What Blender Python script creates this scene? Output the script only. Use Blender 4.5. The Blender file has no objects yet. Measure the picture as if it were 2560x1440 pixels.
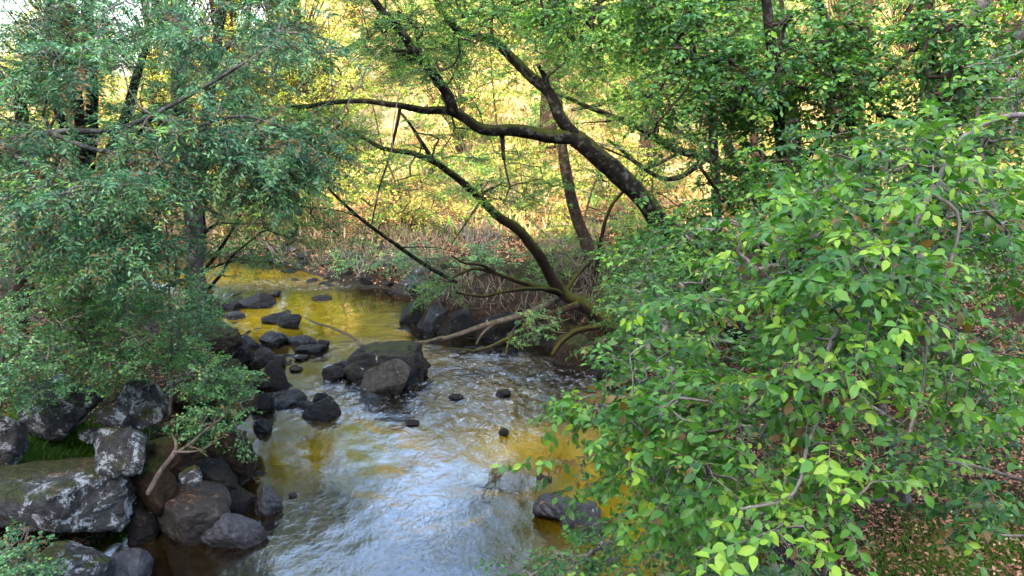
import bpy, bmesh, math, random
import numpy as np
from mathutils import Vector
random.seed(7)
RNG = np.random.default_rng(7)
SC = bpy.context.scene
COL = SC.collection
PI = math.pi

# ------------------------------------------------------------------ camera
H = 5.0
PITCH = math.radians(14.0)
F = 1898.0
CP, SP = math.cos(PITCH), math.sin(PITCH)
cam_d = bpy.data.cameras.new('camera')
cam = bpy.data.objects.new('camera', cam_d)
COL.objects.link(cam)
cam.location = (0, 0, H)
cam.rotation_euler = (PI/2 - PITCH, 0, 0)
cam_d.sensor_width = 36.0
cam_d.lens = 36.0*F/2560.0
cam_d.clip_start = 0.1
cam_d.clip_end = 3000
SC.camera = cam

def ray(px, py):
    u = (px-1280.0)/F; v = (720.0-py)/F
    return np.array([u, CP+SP*v, -SP+CP*v])
def at(px, py, Y):
    d = ray(px, py); t = Y/d[1]
    return np.array([d[0]*t, Y, H+d[2]*t])
def on(px, py, z=0.0):
    d = ray(px, py); t = (z-H)/d[2]
    return np.array([d[0]*t, d[1]*t, z])

# ------------------------------------------------------------------ noise
_T = np.random.default_rng(3).random(1 << 16)
def vnoise(x, y, z=0.0):
    x = np.asarray(x, float); y = np.asarray(y, float); z = np.asarray(z, float)+0*x
    xi = np.floor(x).astype(np.int64); yi = np.floor(y).astype(np.int64); zi = np.floor(z).astype(np.int64)
    fx = x-xi; fy = y-yi; fz = z-zi
    fx = fx*fx*(3-2*fx); fy = fy*fy*(3-2*fy); fz = fz*fz*(3-2*fz)
    def h(a, b, c): return _T[(a*73856093 ^ b*19349663 ^ c*83492791) & 65535]
    r = 0
    for a, wa in ((0, 1-fx), (1, fx)):
        for b, wb in ((0, 1-fy), (1, fy)):
            for c, wc in ((0, 1-fz), (1, fz)):
                r = r + wa*wb*wc*h(xi+a, yi+b, zi+c)
    return r*2-1
def fbm(x, y, z=0.0, o=4):
    s = 0; a = 1.0; f = 1.0
    for i in range(o):
        s = s + a*vnoise(np.asarray(x)*f+i*17.3, np.asarray(y)*f+i*9.1, np.asarray(z)*f+i*5.7); a *= .5; f *= 2.03
    return s/1.9
def sstep(a, b, x):
    t = np.clip((x-a)/(b-a), 0, 1); return t*t*(3-2*t)
def unit(v):
    return v/np.maximum(np.linalg.norm(v, axis=-1, keepdims=True), 1e-9)

# ------------------------------------------------------------------ mesh utils
def link(name, me, mat=None, parent=None):
    o = bpy.data.objects.new(name, me); COL.objects.link(o)
    if mat is not None and not me.materials: me.materials.append(mat)
    if parent is not None: o.parent = parent
    return o
def mesh_np(name, V, loops, starts, totals, smooth=True, attr=None):
    me = bpy.data.meshes.new(name)
    me.vertices.add(len(V)); me.vertices.foreach_set('co', np.ascontiguousarray(V, dtype=np.float32).ravel())
    me.loops.add(len(loops)); me.loops.foreach_set('vertex_index', np.ascontiguousarray(loops, dtype=np.int32))
    me.polygons.add(len(starts))
    me.polygons.foreach_set('loop_start', np.ascontiguousarray(starts, dtype=np.int32))
    me.polygons.foreach_set('loop_total', np.ascontiguousarray(totals, dtype=np.int32))
    if smooth: me.polygons.foreach_set('use_smooth', np.ones(len(starts), dtype=bool))
    if attr:
        for k, a in attr.items():
            at_ = me.attributes.new(k, 'FLOAT', 'POINT'); at_.data.foreach_set('value', np.ascontiguousarray(a, dtype=np.float32))
    me.update(calc_edges=True)
    me.validate()
    return me
def mesh_faces(name, V, faces_by_n, smooth=True, attr=None):
    """faces_by_n: list of int arrays (M,k)"""
    lo = []; st = []; to = []; c = 0
    for f in faces_by_n:
        f = np.asarray(f)
        if len(f) == 0: continue
        k = f.shape[1]
        lo.append(f.ravel()); st.append(c+np.arange(len(f))*k); to.append(np.full(len(f), k)); c += len(f)*k
    return mesh_np(name, V, np.concatenate(lo), np.concatenate(st), np.concatenate(to), smooth, attr)

def props(o, label=None, cat=None, group=None, kind=None):
    if label: o['label'] = label
    if cat: o['category'] = cat
    if group: o['group'] = group
    if kind: o['kind'] = kind
    return o
def empty(name, loc, label, cat, group=None):
    o = bpy.data.objects.new(name, None); COL.objects.link(o); o.location = tuple(float(a) for a in loc)
    o.empty_display_size = .2
    return props(o, label, cat, group)

def catmull(P, step):
    P = np.asarray(P, float)
    if len(P) < 3:
        n = max(2, int(np.linalg.norm(P[-1]-P[0])/step)+1)
        t = np.linspace(0, 1, n)[:, None]; return P[0]*(1-t)+P[-1]*t, t[:, 0]
    Q = np.vstack([2*P[0]-P[1], P, 2*P[-1]-P[-2]])
    out = []; tt = []
    for i in range(len(P)-1):
        a, b, c, d = Q[i:i+4]
        n = max(2, int(np.linalg.norm(c-b)/step)+1)
        t = np.linspace(0, 1, n, endpoint=False)[:, None]
        out.append(.5*(2*b+(c-a)*t+(2*a-5*b+4*c-d)*t*t+(3*b-a-3*c+d)*t**3)); tt.append((i+t[:, 0])/(len(P)-1))
    out.append(P[-1:]); tt.append(np.array([1.0]))
    return np.vstack(out), np.concatenate(tt)

class Tubes:
    def __init__(s): s.V = []; s.F = []; s.n = 0
    def add(s, P, R, sides=8, lump=0.0, cap=True):
        P = np.asarray(P, float); R = np.asarray(R, float); n = len(P)
        T = np.gradient(P, axis=0); T = unit(T)
        ref = np.array([0, 0, 1.0]) if abs(T[0][2]) < .9 else np.array([1.0, 0, 0])
        u = unit(np.cross(T[0], ref))
        U = np.empty_like(P)
        for i in range(n):
            u = unit(u-T[i]*np.dot(u, T[i])); U[i] = u
        W = np.cross(T, U)
        a = np.arange(sides)*2*PI/sides
        ring = U[:, None, :]*np.cos(a)[None, :, None]+W[:, None, :]*np.sin(a)[None, :, None]
        rr = R[:, None]*np.ones((1, sides))
        if lump > 0:
            q = P[:, None, :]*np.array([1.0, 1, 1])+ring*.35
            rr = rr*(1+lump*fbm(q[..., 0]*3.1, q[..., 1]*3.1, q[..., 2]*3.1, 3))
        V = (P[:, None, :]+ring*rr[..., None]).reshape(-1, 3)
        i = np.arange(n-1)[:, None]*sides; j = np.arange(sides)[None, :]; k = (j+1) % sides
        Fq = np.stack([i+j, i+k, i+sides+k, i+sides+j], -1).reshape(-1, 4)+s.n
        s.V.append(V); s.F.append(Fq); s.n += len(V)
        if cap:
            for r, sg in ((0, -1), (n-1, 1)):
                c = P[r]+T[r]*R[r]*.3*sg
                s.V.append(c[None]); idx = s.n; s.n += 1
                b = idx-len(V)-(0 if r == 0 else 1) + r*sides
                q = np.stack([b+np.arange(sides), b+(np.arange(sides)+1) % sides, np.full(sides, idx)], -1)
                if sg < 0: q = q[:, ::-1]
                s.F.append(q)
    def prisms(s, A, B, ra, rb):
        """many separate 3-sided segments, vectorised"""
        A = np.asarray(A); B = np.asarray(B); m = len(A)
        if m == 0: return
        T = unit(B-A); ref = np.where(np.abs(T[:, 2:3]) < .9, np.array([[0, 0, 1.0]]), np.array([[1.0, 0, 0]]))
        U = unit(np.cross(T, ref)); W = np.cross(T, U)
        vs = []
        for P, r in ((A, ra), (B, rb)):
            r = np.asarray(r)*np.ones(m)
            for k in range(3):
                a = k*2*PI/3; vs.append(P+(U*math.cos(a)+W*math.sin(a))*r[:, None])
        V = np.stack(vs, 1).reshape(-1, 3); b = np.arange(m)*6+s.n
        for k in range(3):
            k2 = (k+1) % 3
            s.F.append(np.stack([b+k, b+k2, b+3+k2, b+3+k], -1))
        s.V.append(V); s.n += len(V)
    def build(s, name, mat, parent=None, org=None):
        V = np.vstack(s.V)
        if org is not None: V = V-np.asarray(org)
        q = [f for f in s.F if f.shape[1] == 4]; t = [f for f in s.F if f.shape[1] == 3]
        fl = []
        if q: fl.append(np.vstack(q))
        if t: fl.append(np.vstack(t))
        return link(name, mesh_faces(name, V, fl), mat, parent)

class Leaves:
    """collects leaf blades: base, direction, normal, length, width"""
    def __init__(s): s.a = []
    def add(s, P, D, N, L, W, v):
        m = len(P); s.a.append((P, D, N, L*np.ones(m), W*np.ones(m), v*np.ones(m)))
    def count(s): return sum(len(x[0]) for x in s.a)
    def build(s, name, mat, parent=None, org=None, hi=True, curl=.26):
        P, D, N, L, W, v = [np.concatenate([x[i] for x in s.a]) for i in range(6)]
        D = unit(D); S = unit(np.cross(D, N)); N = np.cross(S, D)
        L_ = L[:, None]; W_ = W[:, None]
        if org is not None: P = P-np.asarray(org)
        m = len(P)
        if hi:
            c = RNG.uniform(.5, 1.6, (m, 1))*curl; fo = RNG.uniform(.1, .45, (m, 1))
            def pt(t, s_, dr): return P+D*L_*t+S*W_*s_+N*(abs(s_)*W_*fo-L_*c*dr)
            vs = [pt(0, 0, 0), pt(.3, 0, .1), pt(.66, 0, .42), pt(1, 0, 1.0), pt(.27, .42, .08), pt(.27, -.42, .08), pt(.62, .46, .38), pt(.62, -.46, .38)]
            V = np.stack(vs, 1).reshape(-1, 3); b = np.arange(m)[:, None]*8
            tri = np.vstack([b+np.array([[0, 4, 1]]), b+np.array([[0, 1, 5]]), b+np.array([[2, 6, 3]]), b+np.array([[2, 3, 7]])])
            qd = np.vstack([b+np.array([[1, 4, 6, 2]]), b+np.array([[1, 2, 7, 5]])])
            me = mesh_faces(name, V, [tri, qd], True, {'v': np.repeat(v, 8)})
        else:
            fo = RNG.uniform(0, .35, (m, 1))
            vs = [P, P+D*L_*.45+S*W_*.5+N*W_*fo, P+D*L_-N*L_*.1, P+D*L_*.45-S*W_*.5+N*W_*fo]
            V = np.stack(vs, 1).reshape(-1, 3); b = np.arange(m)[:, None]*4
            me = mesh_faces(name, V, [np.vstack([b+np.array([[0, 1, 2]]), b+np.array([[0, 2, 3]])])], False, {'v': np.repeat(v, 4)})
        return link(name, me, mat, parent)

# ------------------------------------------------------------------ materials
def newmat(name):
    m = bpy.data.materials.new(name); m.use_nodes = True
    nt = m.node_tree; nt.nodes.clear()
    out = nt.nodes.new('ShaderNodeOutputMaterial')
    return m, nt, out
def N_(nt, t, **kw):
    n = nt.nodes.new('ShaderNode'+t)
    for k, v in kw.items():
        if k in n.inputs: n.inputs[k].default_value = v
        else: setattr(n, k, v)
    return n
def ramp(nt, fac, stops):
    r = nt.nodes.new('ShaderNodeValToRGB'); e = r.color_ramp.elements
    while len(e) < len(stops): e.new(.5)
    for x, (p, c) in zip(e, stops): x.position = p; x.color = (*c, 1) if len(c) == 3 else c
    nt.links.new(fac, r.inputs[0]); return r
def coords(nt, scale, obj=True, warp=None):
    tc = N_(nt, 'TexCoord') if obj else N_(nt, 'NewGeometry')
    mp = N_(nt, 'Mapping'); mp.inputs['Scale'].default_value = scale
    nt.links.new(tc.outputs['Object' if obj else 'Position'], mp.inputs['Vector']); return mp.outputs[0]
def noise(nt, vec, scale, detail=4, rough=.55, dist=0):
    n = N_(nt, 'TexNoise'); n.inputs['Scale'].default_value = scale; n.inputs['Detail'].default_value = detail
    n.inputs['Roughness'].default_value = rough; n.inputs['Distortion'].default_value = dist
    nt.links.new(vec, n.inputs['Vector']); return n.outputs['Fac']
def mixc(nt, f, a, b):
    m = N_(nt, 'Mix', data_type='RGBA')
    for s_, x in ((0, f), (6, a), (7, b)):
        if isinstance(x, (tuple, float, int)): m.inputs[s_].default_value = (*x, 1) if isinstance(x, tuple) else x
        else: nt.links.new(x, m.inputs[s_])
    return m.outputs[2]
def mathn(nt, op, a, b=0.0, clamp=False):
    m = N_(nt, 'Math', operation=op); m.use_clamp = clamp
    for i, x in ((0, a), (1, b)):
        if isinstance(x, (int, float)): m.inputs[i].default_value = x
        else: nt.links.new(x, m.inputs[i])
    return m.outputs[0]
def maprange(nt, x, a, b, c=0.0, d=1.0):
    m = N_(nt, 'MapRange', interpolation_type='SMOOTHSTEP'); nt.links.new(x, m.inputs[0])
    for i, v in zip((1, 2, 3, 4), (a, b, c, d)): m.inputs[i].default_value = v
    return m.outputs[0]

def mat_leaf(name, stops, rough=.42, tr=.35, trc=(1.25, 1.3, .5), spec=.28):
    m, nt, out = newmat(name)
    a = N_(nt, 'Attribute', attribute_name='v')
    if stops[0][0] == 0 and stops[0][1][1] > stops[0][1][0]*1.4: stops = [(0, (.14, .085, .025))]+[(.012, stops[0][1])]+stops[1:]
    r = ramp(nt, a.outputs['Fac'], stops)
    p = N_(nt, 'BsdfPrincipled', Roughness=rough); p.inputs['Specular IOR Level'].default_value = spec
    nt.links.new(r.outputs[0], p.inputs['Base Color'])
    t = N_(nt, 'BsdfTranslucent')
    mm = N_(nt, 'Mix', data_type='RGBA', blend_type='MULTIPLY'); mm.inputs[0].default_value = 1
    nt.links.new(r.outputs[0], mm.inputs[6]); mm.inputs[7].default_value = (*trc, 1)
    nt.links.new(mm.outputs[2], t.inputs[0])
    x = N_(nt, 'MixShader'); x.inputs[0].default_value = tr
    nt.links.new(p.outputs[0], x.inputs[1]); nt.links.new(t.outputs[0], x.inputs[2]); nt.links.new(x.outputs[0], out.inputs[0])
    return m

def mat_bark(name, c1, c2, moss=0.0, mossc=(.07, .085, .015), lichen=0.0, sc=1.0):
    m, nt, out = newmat(name)
    v = coords(nt, (1, 1, .45))
    n1 = noise(nt, v, 14*sc, 5, .65, .6); n2 = noise(nt, v, 3*sc, 3)
    col = ramp(nt, n1, [(.3, c1), (.7, c2)]).outputs[0]
    if lichen > 0:
        n3 = noise(nt, coords(nt, (1, 1, 1)), 9*sc, 4, .6)
        col = mixc(nt, mathn(nt, 'MULTIPLY', maprange(nt, n3, .5, .66), lichen), col, (.17, .18, .155))
    if moss > 0:
        g = N_(nt, 'NewGeometry'); sx = N_(nt, 'SeparateXYZ'); nt.links.new(g.outputs['Normal'], sx.inputs[0])
        f = mathn(nt, 'ADD', mathn(nt, 'MULTIPLY', sx.outputs[2], .55), n2)
        f = mathn(nt, 'MULTIPLY', maprange(nt, f, .95-moss*.55, 1.2-moss*.55), 1.0)
        mc = ramp(nt, n1, [(.3, tuple(x*.5 for x in mossc)), (.7, mossc)]).outputs[0]
        col = mixc(nt, f, col, mc)
    p = N_(nt, 'BsdfPrincipled', Roughness=.85); p.inputs['Specular IOR Level'].default_value = .1; nt.links.new(col, p.inputs['Base Color'])
    b = N_(nt, 'Bump', Strength=.8, Distance=.02); nt.links.new(n1, b.inputs['Height']); nt.links.new(b.outputs[0], p.inputs['Normal'])
    nt.links.new(p.outputs[0], out.inputs[0]); return m

def mat_rock(name, c1, c2, lichen=0.0, moss=0.0, wet=True, litter=0.0, rough=.62, strata=0.0, lich=(.42, .44, .42)):
    m, nt, out = newmat(name)
    v = coords(nt, (1, 1, 1), obj=False)
    n1 = noise(nt, v, 3.5, 6, .65); n2 = noise(nt, v, 16, 5, .7); n4 = noise(nt, v, 60, 3, .6)
    col = ramp(nt, n1, [(.3, c1), (.68, c2)]).outputs[0]
    col = mixc(nt, mathn(nt, 'MULTIPLY', maprange(nt, n2, .42, .62), .5), col, tuple(x*1.6 for x in c2))
    hgt = mathn(nt, 'ADD', n2, mathn(nt, 'MULTIPLY', n4, .35))
    if strata > 0:
        w = N_(nt, 'TexWave'); w.inputs['Scale'].default_value = 3.2; w.inputs['Distortion'].default_value = 5; w.inputs['Detail'].default_value = 4
        mp = N_(nt, 'Mapping'); mp.inputs['Rotation'].default_value = (.4, .9, .3); nt.links.new(v, mp.inputs[0]); nt.links.new(mp.outputs[0], w.inputs[0])
        hgt = mathn(nt, 'ADD', hgt, mathn(nt, 'MULTIPLY', w.outputs['Fac'], strata))
        col = mixc(nt, mathn(nt, 'MULTIPLY', w.outputs['Fac'], .3), col, c1)
    g = N_(nt, 'NewGeometry'); sx = N_(nt, 'SeparateXYZ'); nt.links.new(g.outputs['Normal'], sx.inputs[0])
    if lichen > 0:
        n3 = noise(nt, v, 4.2, 8, .75, .5)
        col = mixc(nt, mathn(nt, 'MULTIPLY', mathn(nt, 'MULTIPLY', maprange(nt, n3, .64-lichen*.17, .70-lichen*.17), maprange(nt, noise(nt, v, 24, 5, .75), .40, .52)), .9), col, lich)
    if moss > 0:
        f = mathn(nt, 'ADD', mathn(nt, 'MULTIPLY', sx.outputs[2], .4), noise(nt, v, 2.2, 5, .65))
        mc = ramp(nt, n2, [(.3, (.006, .008, .002)), (.7, (.045, .052, .011))]).outputs[0]
        col = mixc(nt, maprange(nt, f, .98-moss*.5, 1.10-moss*.5), col, mc)
    if litter > 0:
        vo = N_(nt, 'TexVoronoi'); vo.inputs['Scale'].default_value = 42; nt.links.new(v, vo.inputs['Vector'])
        lc = ramp(nt, vo.outputs['Color'], [(.2, (.03, .02, .012)), (.5, (.16, .065, .035)), (.8, (.20, .13, .09))]).outputs[0]
        f = mathn(nt, 'ADD', mathn(nt, 'MULTIPLY', sx.outputs[2], .7), noise(nt, v, 5.1, 6, .8))
        col = mixc(nt, maprange(nt, f, 1.34-litter*.18, 1.44-litter*.18), col, lc)
    rg = rough
    p = N_(nt, 'BsdfPrincipled', Roughness=rough); p.inputs['Specular IOR Level'].default_value = .16
    if wet:
        sp = N_(nt, 'SeparateXYZ'); nt.links.new(g.outputs['Position'], sp.inputs[0])
        wz = mathn(nt, 'ADD', sp.outputs[2], mathn(nt, 'MULTIPLY', mathn(nt, 'SUBTRACT', n1, .5), .25))
        wf = maprange(nt, wz, .16, .05)
        col = mixc(nt, mathn(nt, 'MULTIPLY', wf, .62), col, (.008, .008, .008))
        nt.links.new(maprange(nt, wz, .05, .16, .22, rough), p.inputs['Roughness'])
    nt.links.new(col, p.inputs['Base Color'])
    b = N_(nt, 'Bump', Strength=1.0, Distance=.06); nt.links.new(hgt, b.inputs['Height']); nt.links.new(b.outputs[0], p.inputs['Normal'])
    nt.links.new(p.outputs[0], out.inputs[0]); return m

M = {}
M['leaf_near'] = mat_leaf('broad_green_leaf', [(0, (.014, .055, .010)), (.4, (.045, .140, .020)), (.75, (.09, .225, .032)), (1, (.22, .36, .035))], .4, .42)
M['leaf_mid'] = mat_leaf('deep_green_leaf', [(0, (.008, .036, .010)), (.4, (.030, .105, .022)), (.75, (.07, .19, .035)), (1, (.17, .31, .035))], .42, .36)
M['leaf_teal'] = mat_leaf('blue_green_leaflet', [(0, (.008, .040, .022)), (.35, (.036, .125, .048)), (.7, (.095, .225, .09)), (.92, (.18, .32, .16)), (1, (.16, .34, .05))], .42, .25, (1.0, 1.2, .6), .26)
M['leaf_feather'] = mat_leaf('feathery_green_leaflet', [(0, (.012, .048, .014)), (.4, (.045, .135, .036)), (.75, (.10, .23, .05)), (1, (.24, .37, .05))], .45, .4)
M['leaf_bush'] = mat_leaf('small_round_leaf', [(0, (.014, .055, .020)), (.4, (.065, .185, .062)), (.75, (.15, .33, .125)), (1, (.27, .42, .09))], .45, .35)
M['leaf_sun'] = mat_leaf('sunlit_leaf', [(0, (.05, .12, .02)), (.4, (.17, .25, .045)), (.75, (.34, .36, .07)), (1, (.60, .46, .20))], .5, .5, (1.3, 1.2, .3))
M['leaf_sun2'] = mat_leaf('yellowing_leaf', [(0, (.14, .11, .03)), (.4, (.34, .25, .08)), (.8, (.52, .38, .18)), (1, (.55, .30, .14))], .5, .45, (1.2, 1.1, .4))
M['litter'] = mat_leaf('dead_leaf', [(0, (.06, .028, .014)), (.4, (.16, .07, .035)), (.75, (.28, .14, .08)), (1, (.36, .25, .17))], .7, .1, (1, 1, 1), .3)
M['litter_orange'] = mat_leaf('orange_dead_leaf', [(0, (.09, .045, .02)), (.4, (.24, .12, .05)), (.75, (.38, .22, .11)), (1, (.36, .28, .18))], .7, .1, (1, 1, 1), .3)
M['bracken'] = mat_leaf('dry_bracken', [(0, (.09, .05, .015)), (.4, (.25, .16, .055)), (.75, (.42, .31, .16)), (1, (.52, .42, .27))], .8, .3, (1, .9, .7), .2)
M['stalk'] = mat_leaf('grey_dry_stalk', [(0, (.07, .055, .035)), (.4, (.17, .14, .095)), (.75, (.30, .25, .18)), (1, (.20, .24, .07))], .8, .2, (1, .9, .7), .2)
M['grass'] = mat_leaf('grass_blade', [(0, (.04, .10, .015)), (.6, (.09, .21, .03)), (1, (.20, .30, .05))], .5, .35)
M['bark_dark'] = mat_bark('dark_mossy_bark', (0.0022, 0.0019, 0.0017), (0.0110, 0.0088, 0.0066), .5, (.035, .042, .007), lichen=.25)
M['bark_moss'] = mat_bark('mossy_bark', (0.0048, 0.0036, 0.0024), (0.0192, 0.0138, 0.0096), .75, (.045, .046, .008))
M['bark_grey'] = mat_bark('grey_lichen_bark', (0.0200, 0.0184, 0.0168), (0.0800, 0.0760, 0.0720), .12, lichen=.6)
M['bark_brown'] = mat_bark('brown_bark', (0.0098, 0.0063, 0.0042), (0.0420, 0.0280, 0.0182), .3, lichen=.15)
M['bark_dead'] = mat_bark('weathered_deadwood', (.03, .024, .019), (.15, .12, .098), .12)
M['twig'] = mat_bark('pale_twig', (.06, .05, .044), (.20, .18, .16), 0)
M['twig_dark'] = mat_bark('dark_twig', (.010, .008, .006), (.05, .038, .03), 0)
M['rock_dark'] = mat_rock('dark_wet_rock', (0.0030, 0.0030, 0.0030), (0.0150, 0.0140, 0.0125), lichen=.1)
M['rock_grey'] = mat_rock('grey_river_rock', (0.0074, 0.0074, 0.0074), (0.0409, 0.0409, 0.0397), lichen=.25)
M['rock_bould'] = mat_rock('mossy_grey_boulder', (0.0135, 0.0128, 0.0105), (0.0638, 0.0600, 0.0510), lichen=.25, moss=.35)
M['rock_lichen'] = mat_rock('lichen_crusted_rock', (0.0084, 0.0084, 0.0084), (0.0420, 0.0420, 0.0420), lichen=.8, moss=.4, wet=False, litter=.55, lich=(.30, .33, .34))
M['rock_litter'] = mat_rock('smooth_rock_with_leaf_litter', (0.0112, 0.0105, 0.0099), (0.0403, 0.0372, 0.0341), litter=.85, rough=.5)
M['rock_crag'] = mat_rock('dark_mossy_boulder', (0.0033, 0.0033, 0.0028), (0.0187, 0.0171, 0.0143), moss=.25, lichen=.15)
M['rock_slate'] = mat_rock('striated_slate_rock', (0.0135, 0.0142, 0.0165), (0.0562, 0.0585, 0.0675), strata=.32, rough=.45)
M['rock_moss'] = mat_rock('earthy_mossy_rock', (0.0056, 0.0042, 0.0028), (0.0315, 0.0196, 0.0126), moss=.6, litter=.5, lichen=.1)

def mat_ground():
    m, nt, out = newmat('forest_floor')
    v = coords(nt, (1, 1, 1), obj=False)
    n1 = noise(nt, v, .9, 6, .65); n2 = noise(nt, v, 7, 5, .7); n3 = noise(nt, v, 40, 3, .7)
    c = ramp(nt, n2, [(.3, (.006, .004, .003)), (.5, (.022, .013, .008)), (.7, (.06, .033, .02))]).outputs[0]
    c = mixc(nt, mathn(nt, 'MULTIPLY', maprange(nt, n1, .5, .62), .7), c, (.022, .034, .008))
    # dry bracken slope beyond the stream
    g = N_(nt, 'NewGeometry'); sp = N_(nt, 'SeparateXYZ'); nt.links.new(g.outputs['Position'], sp.inputs[0])
    far = ramp(nt, noise(nt, coords(nt, (1, 1, .5), obj=False), 1.3, 7, .72), [(.32, (.08, .11, .02)), (.45, (.26, .20, .07)), (.58, (.40, .30, .17)), (.7, (.15, .20, .035))]).outputs[0]
    c = mixc(nt, maprange(nt, sp.outputs[1], 25, 29), c, far)
    # bare stone and mud at the waterline
    zz = mathn(nt, 'ADD', sp.outputs[2], mathn(nt, 'MULTIPLY', mathn(nt, 'SUBTRACT', n2, .5), .3))
    st = ramp(nt, n3, [(.35, (.006, .006, .005)), (.65, (.035, .032, .028))]).outputs[0]
    c = mixc(nt, maprange(nt, zz, .32, .12), c, st)
    p = N_(nt, 'BsdfPrincipled', Roughness=.85); p.inputs['Specular IOR Level'].default_value = .1; nt.links.new(c, p.inputs['Base Color'])
    b = N_(nt, 'Bump', Strength=1, Distance=.06); nt.links.new(mathn(nt, 'ADD', n2, mathn(nt, 'MULTIPLY', n3, .4)), b.inputs['Height'])
    nt.links.new(b.outputs[0], p.inputs['Normal']); nt.links.new(p.outputs[0], out.inputs[0]); return m
M['ground'] = mat_ground()

def mat_water():
    m, nt, out = newmat('stream_water')
    a = N_(nt, 'Attribute', attribute_name='riffle')
    v = coords(nt, (1.0, .7, 1), obj=False)
    v2 = coords(nt, (1, 1, 1), obj=False)
    w1 = noise(nt, v, 4.0, 3, .5, .6); w2 = noise(nt, v, 14, 3, .6, .6); w3 = noise(nt, v2, 26, 3, .6, .8)
    hcalm = mathn(nt, 'ADD', mathn(nt, 'MULTIPLY', w1, .7), mathn(nt, 'MULTIPLY', w2, .22))
    hr = mathn(nt, 'ADD', mathn(nt, 'MULTIPLY', w2, .8), mathn(nt, 'MULTIPLY', w3, .22))
    h = mathn(nt, 'ADD', mathn(nt, 'MULTIPLY', hcalm, mathn(nt, 'ADD', mathn(nt, 'MULTIPLY', a.outputs['Fac'], .9), .12)), mathn(nt, 'MULTIPLY', hr, mathn(nt, 'MULTIPLY', a.outputs['Fac'], 1.0)))
    b = N_(nt, 'Bump', Strength=.6, Distance=.034); nt.links.new(h, b.inputs['Height'])
    bed_refl = ramp(nt, noise(nt, v2, 1.6, 5, .6), [(.35, (.0015, .001, .0006)), (.65, (.010, .006, .0012))]).outputs[0]
    ga = N_(nt, 'Attribute', attribute_name='gold_refl')
    bed_refl = mixc(nt, ga.outputs['Fac'], bed_refl, (.20, .135, .003))  # yellow reflections of the sunlit trees painted into the bed colour
    fo = mathn(nt, 'MULTIPLY', maprange(nt, noise(nt, v, 9, 3, .6, .8), .48, .74), mathn(nt, 'MULTIPLY', maprange(nt, a.outputs['Fac'], .25, .85), .5))
    col = mixc(nt, fo, bed_refl, (.30, .31, .34))  # riffle foam; its silver also paints in the reflected sky
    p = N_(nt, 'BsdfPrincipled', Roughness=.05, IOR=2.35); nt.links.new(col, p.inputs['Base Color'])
    nt.links.new(mathn(nt, 'ADD', mathn(nt, 'MULTIPLY', fo, .6), .04), p.inputs['Roughness'])
    nt.links.new(b.outputs[0], p.inputs['Normal']); nt.links.new(p.outputs[0], out.inputs[0]); return m
M['water'] = mat_water()

# ------------------------------------------------------------------ light
SUN_EL = math.radians(32)
TRAV = unit(np.array([.34, .94]))                 # horizontal direction the light travels
w = bpy.data.worlds.new('World'); SC.world = w; w.use_nodes = True
nt = w.node_tree; nt.nodes.clear()
sk = nt.nodes.new('ShaderNodeTexSky'); sk.sky_type = 'NISHITA'; sk.sun_disc = False
sk.sun_elevation = SUN_EL
sun_az = math.atan2(-TRAV[0], -TRAV[1])            # compass angle of the sun from +Y towards +X
sk.sun_rotation = sun_az
sk.air_density = 1.0; sk.dust_density = 4.0; sk.ozone_density = .8
bg = nt.nodes.new('ShaderNodeBackground'); bg.inputs[1].default_value = .15
wo = nt.nodes.new('ShaderNodeOutputWorld'); nt.links.new(sk.outputs[0], bg.inputs[0]); nt.links.new(bg.outputs[0], wo.inputs[0])
sd = bpy.data.lights.new('sun', 'SUN'); sd.energy = 2.15; sd.angle = math.radians(.5); sd.color = (1.0, .84, .56)
so = bpy.data.objects.new('sun', sd); COL.objects.link(so)
ldir = Vector((TRAV[0]*math.cos(SUN_EL), TRAV[1]*math.cos(SUN_EL), -math.sin(SUN_EL)))
so.rotation_euler = ldir.to_track_quat('-Z', 'Y').to_euler(); so.location = (0, -20, 40)
SC.view_settings.view_transform = 'Standard'; SC.view_settings.look = 'None'; SC.view_settings.exposure = 3.72; SC.view_settings.gamma = 1

# ------------------------------------------------------------------ terrain
Lb = [(-3.3, -30), (-3.2, 2), (-4.3, 6.2), (-4.6, 7.6), (-4.5, 8.8), (-4.25, 9.8), (-4.2, 10.8), (-4.7, 12.4), (-5.6, 14.6), (-7.0, 16.6), (-8.8, 18.8), (-12.5, 20.2), (-20, 22), (-60, 26)]
Rb = [(-60, 31), (-20, 27.2), (-12, 25.2), (-8.7, 24.2), (-6.6, 22.4), (-5.0, 20.7), (-3.6, 19.9), (-2.5, 19.0), (-2.6, 17.6), (-2.2, 16.3), (-1.2, 15.6), (.2, 15.2), (1.7, 14.5), (2.3, 13.0), (2.4, 11.5), (2.6, 10), (2.9, 8), (3.0, 5), (3.2, 2), (3.3, -30)]
CH = np.array(Lb+Rb)
def chan(x, y):
    x = np.asarray(x, float); y = np.asarray(y, float)
    sh = x.shape; x = x.ravel(); y = y.ravel()
    best = np.full(x.shape, 1e9); ins = np.zeros(x.shape, bool)
    n = len(CH)
    for i in range(n):
        ax, ay = CH[i]; bx, by = CH[(i+1) % n]
        dx, dy = bx-ax, by-ay
        t = np.clip(((x-ax)*dx+(y-ay)*dy)/(dx*dx+dy*dy), 0, 1)
        best = np.minimum(best, np.hypot(x-ax-t*dx, y-ay-t*dy))
        c = ((ay > y) != (by > y)) & (x < (bx-ax)*(y-ay)/(by-ay+1e-12)+ax)
        ins ^= c
    return np.where(ins, -best, best).reshape(sh)
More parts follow.
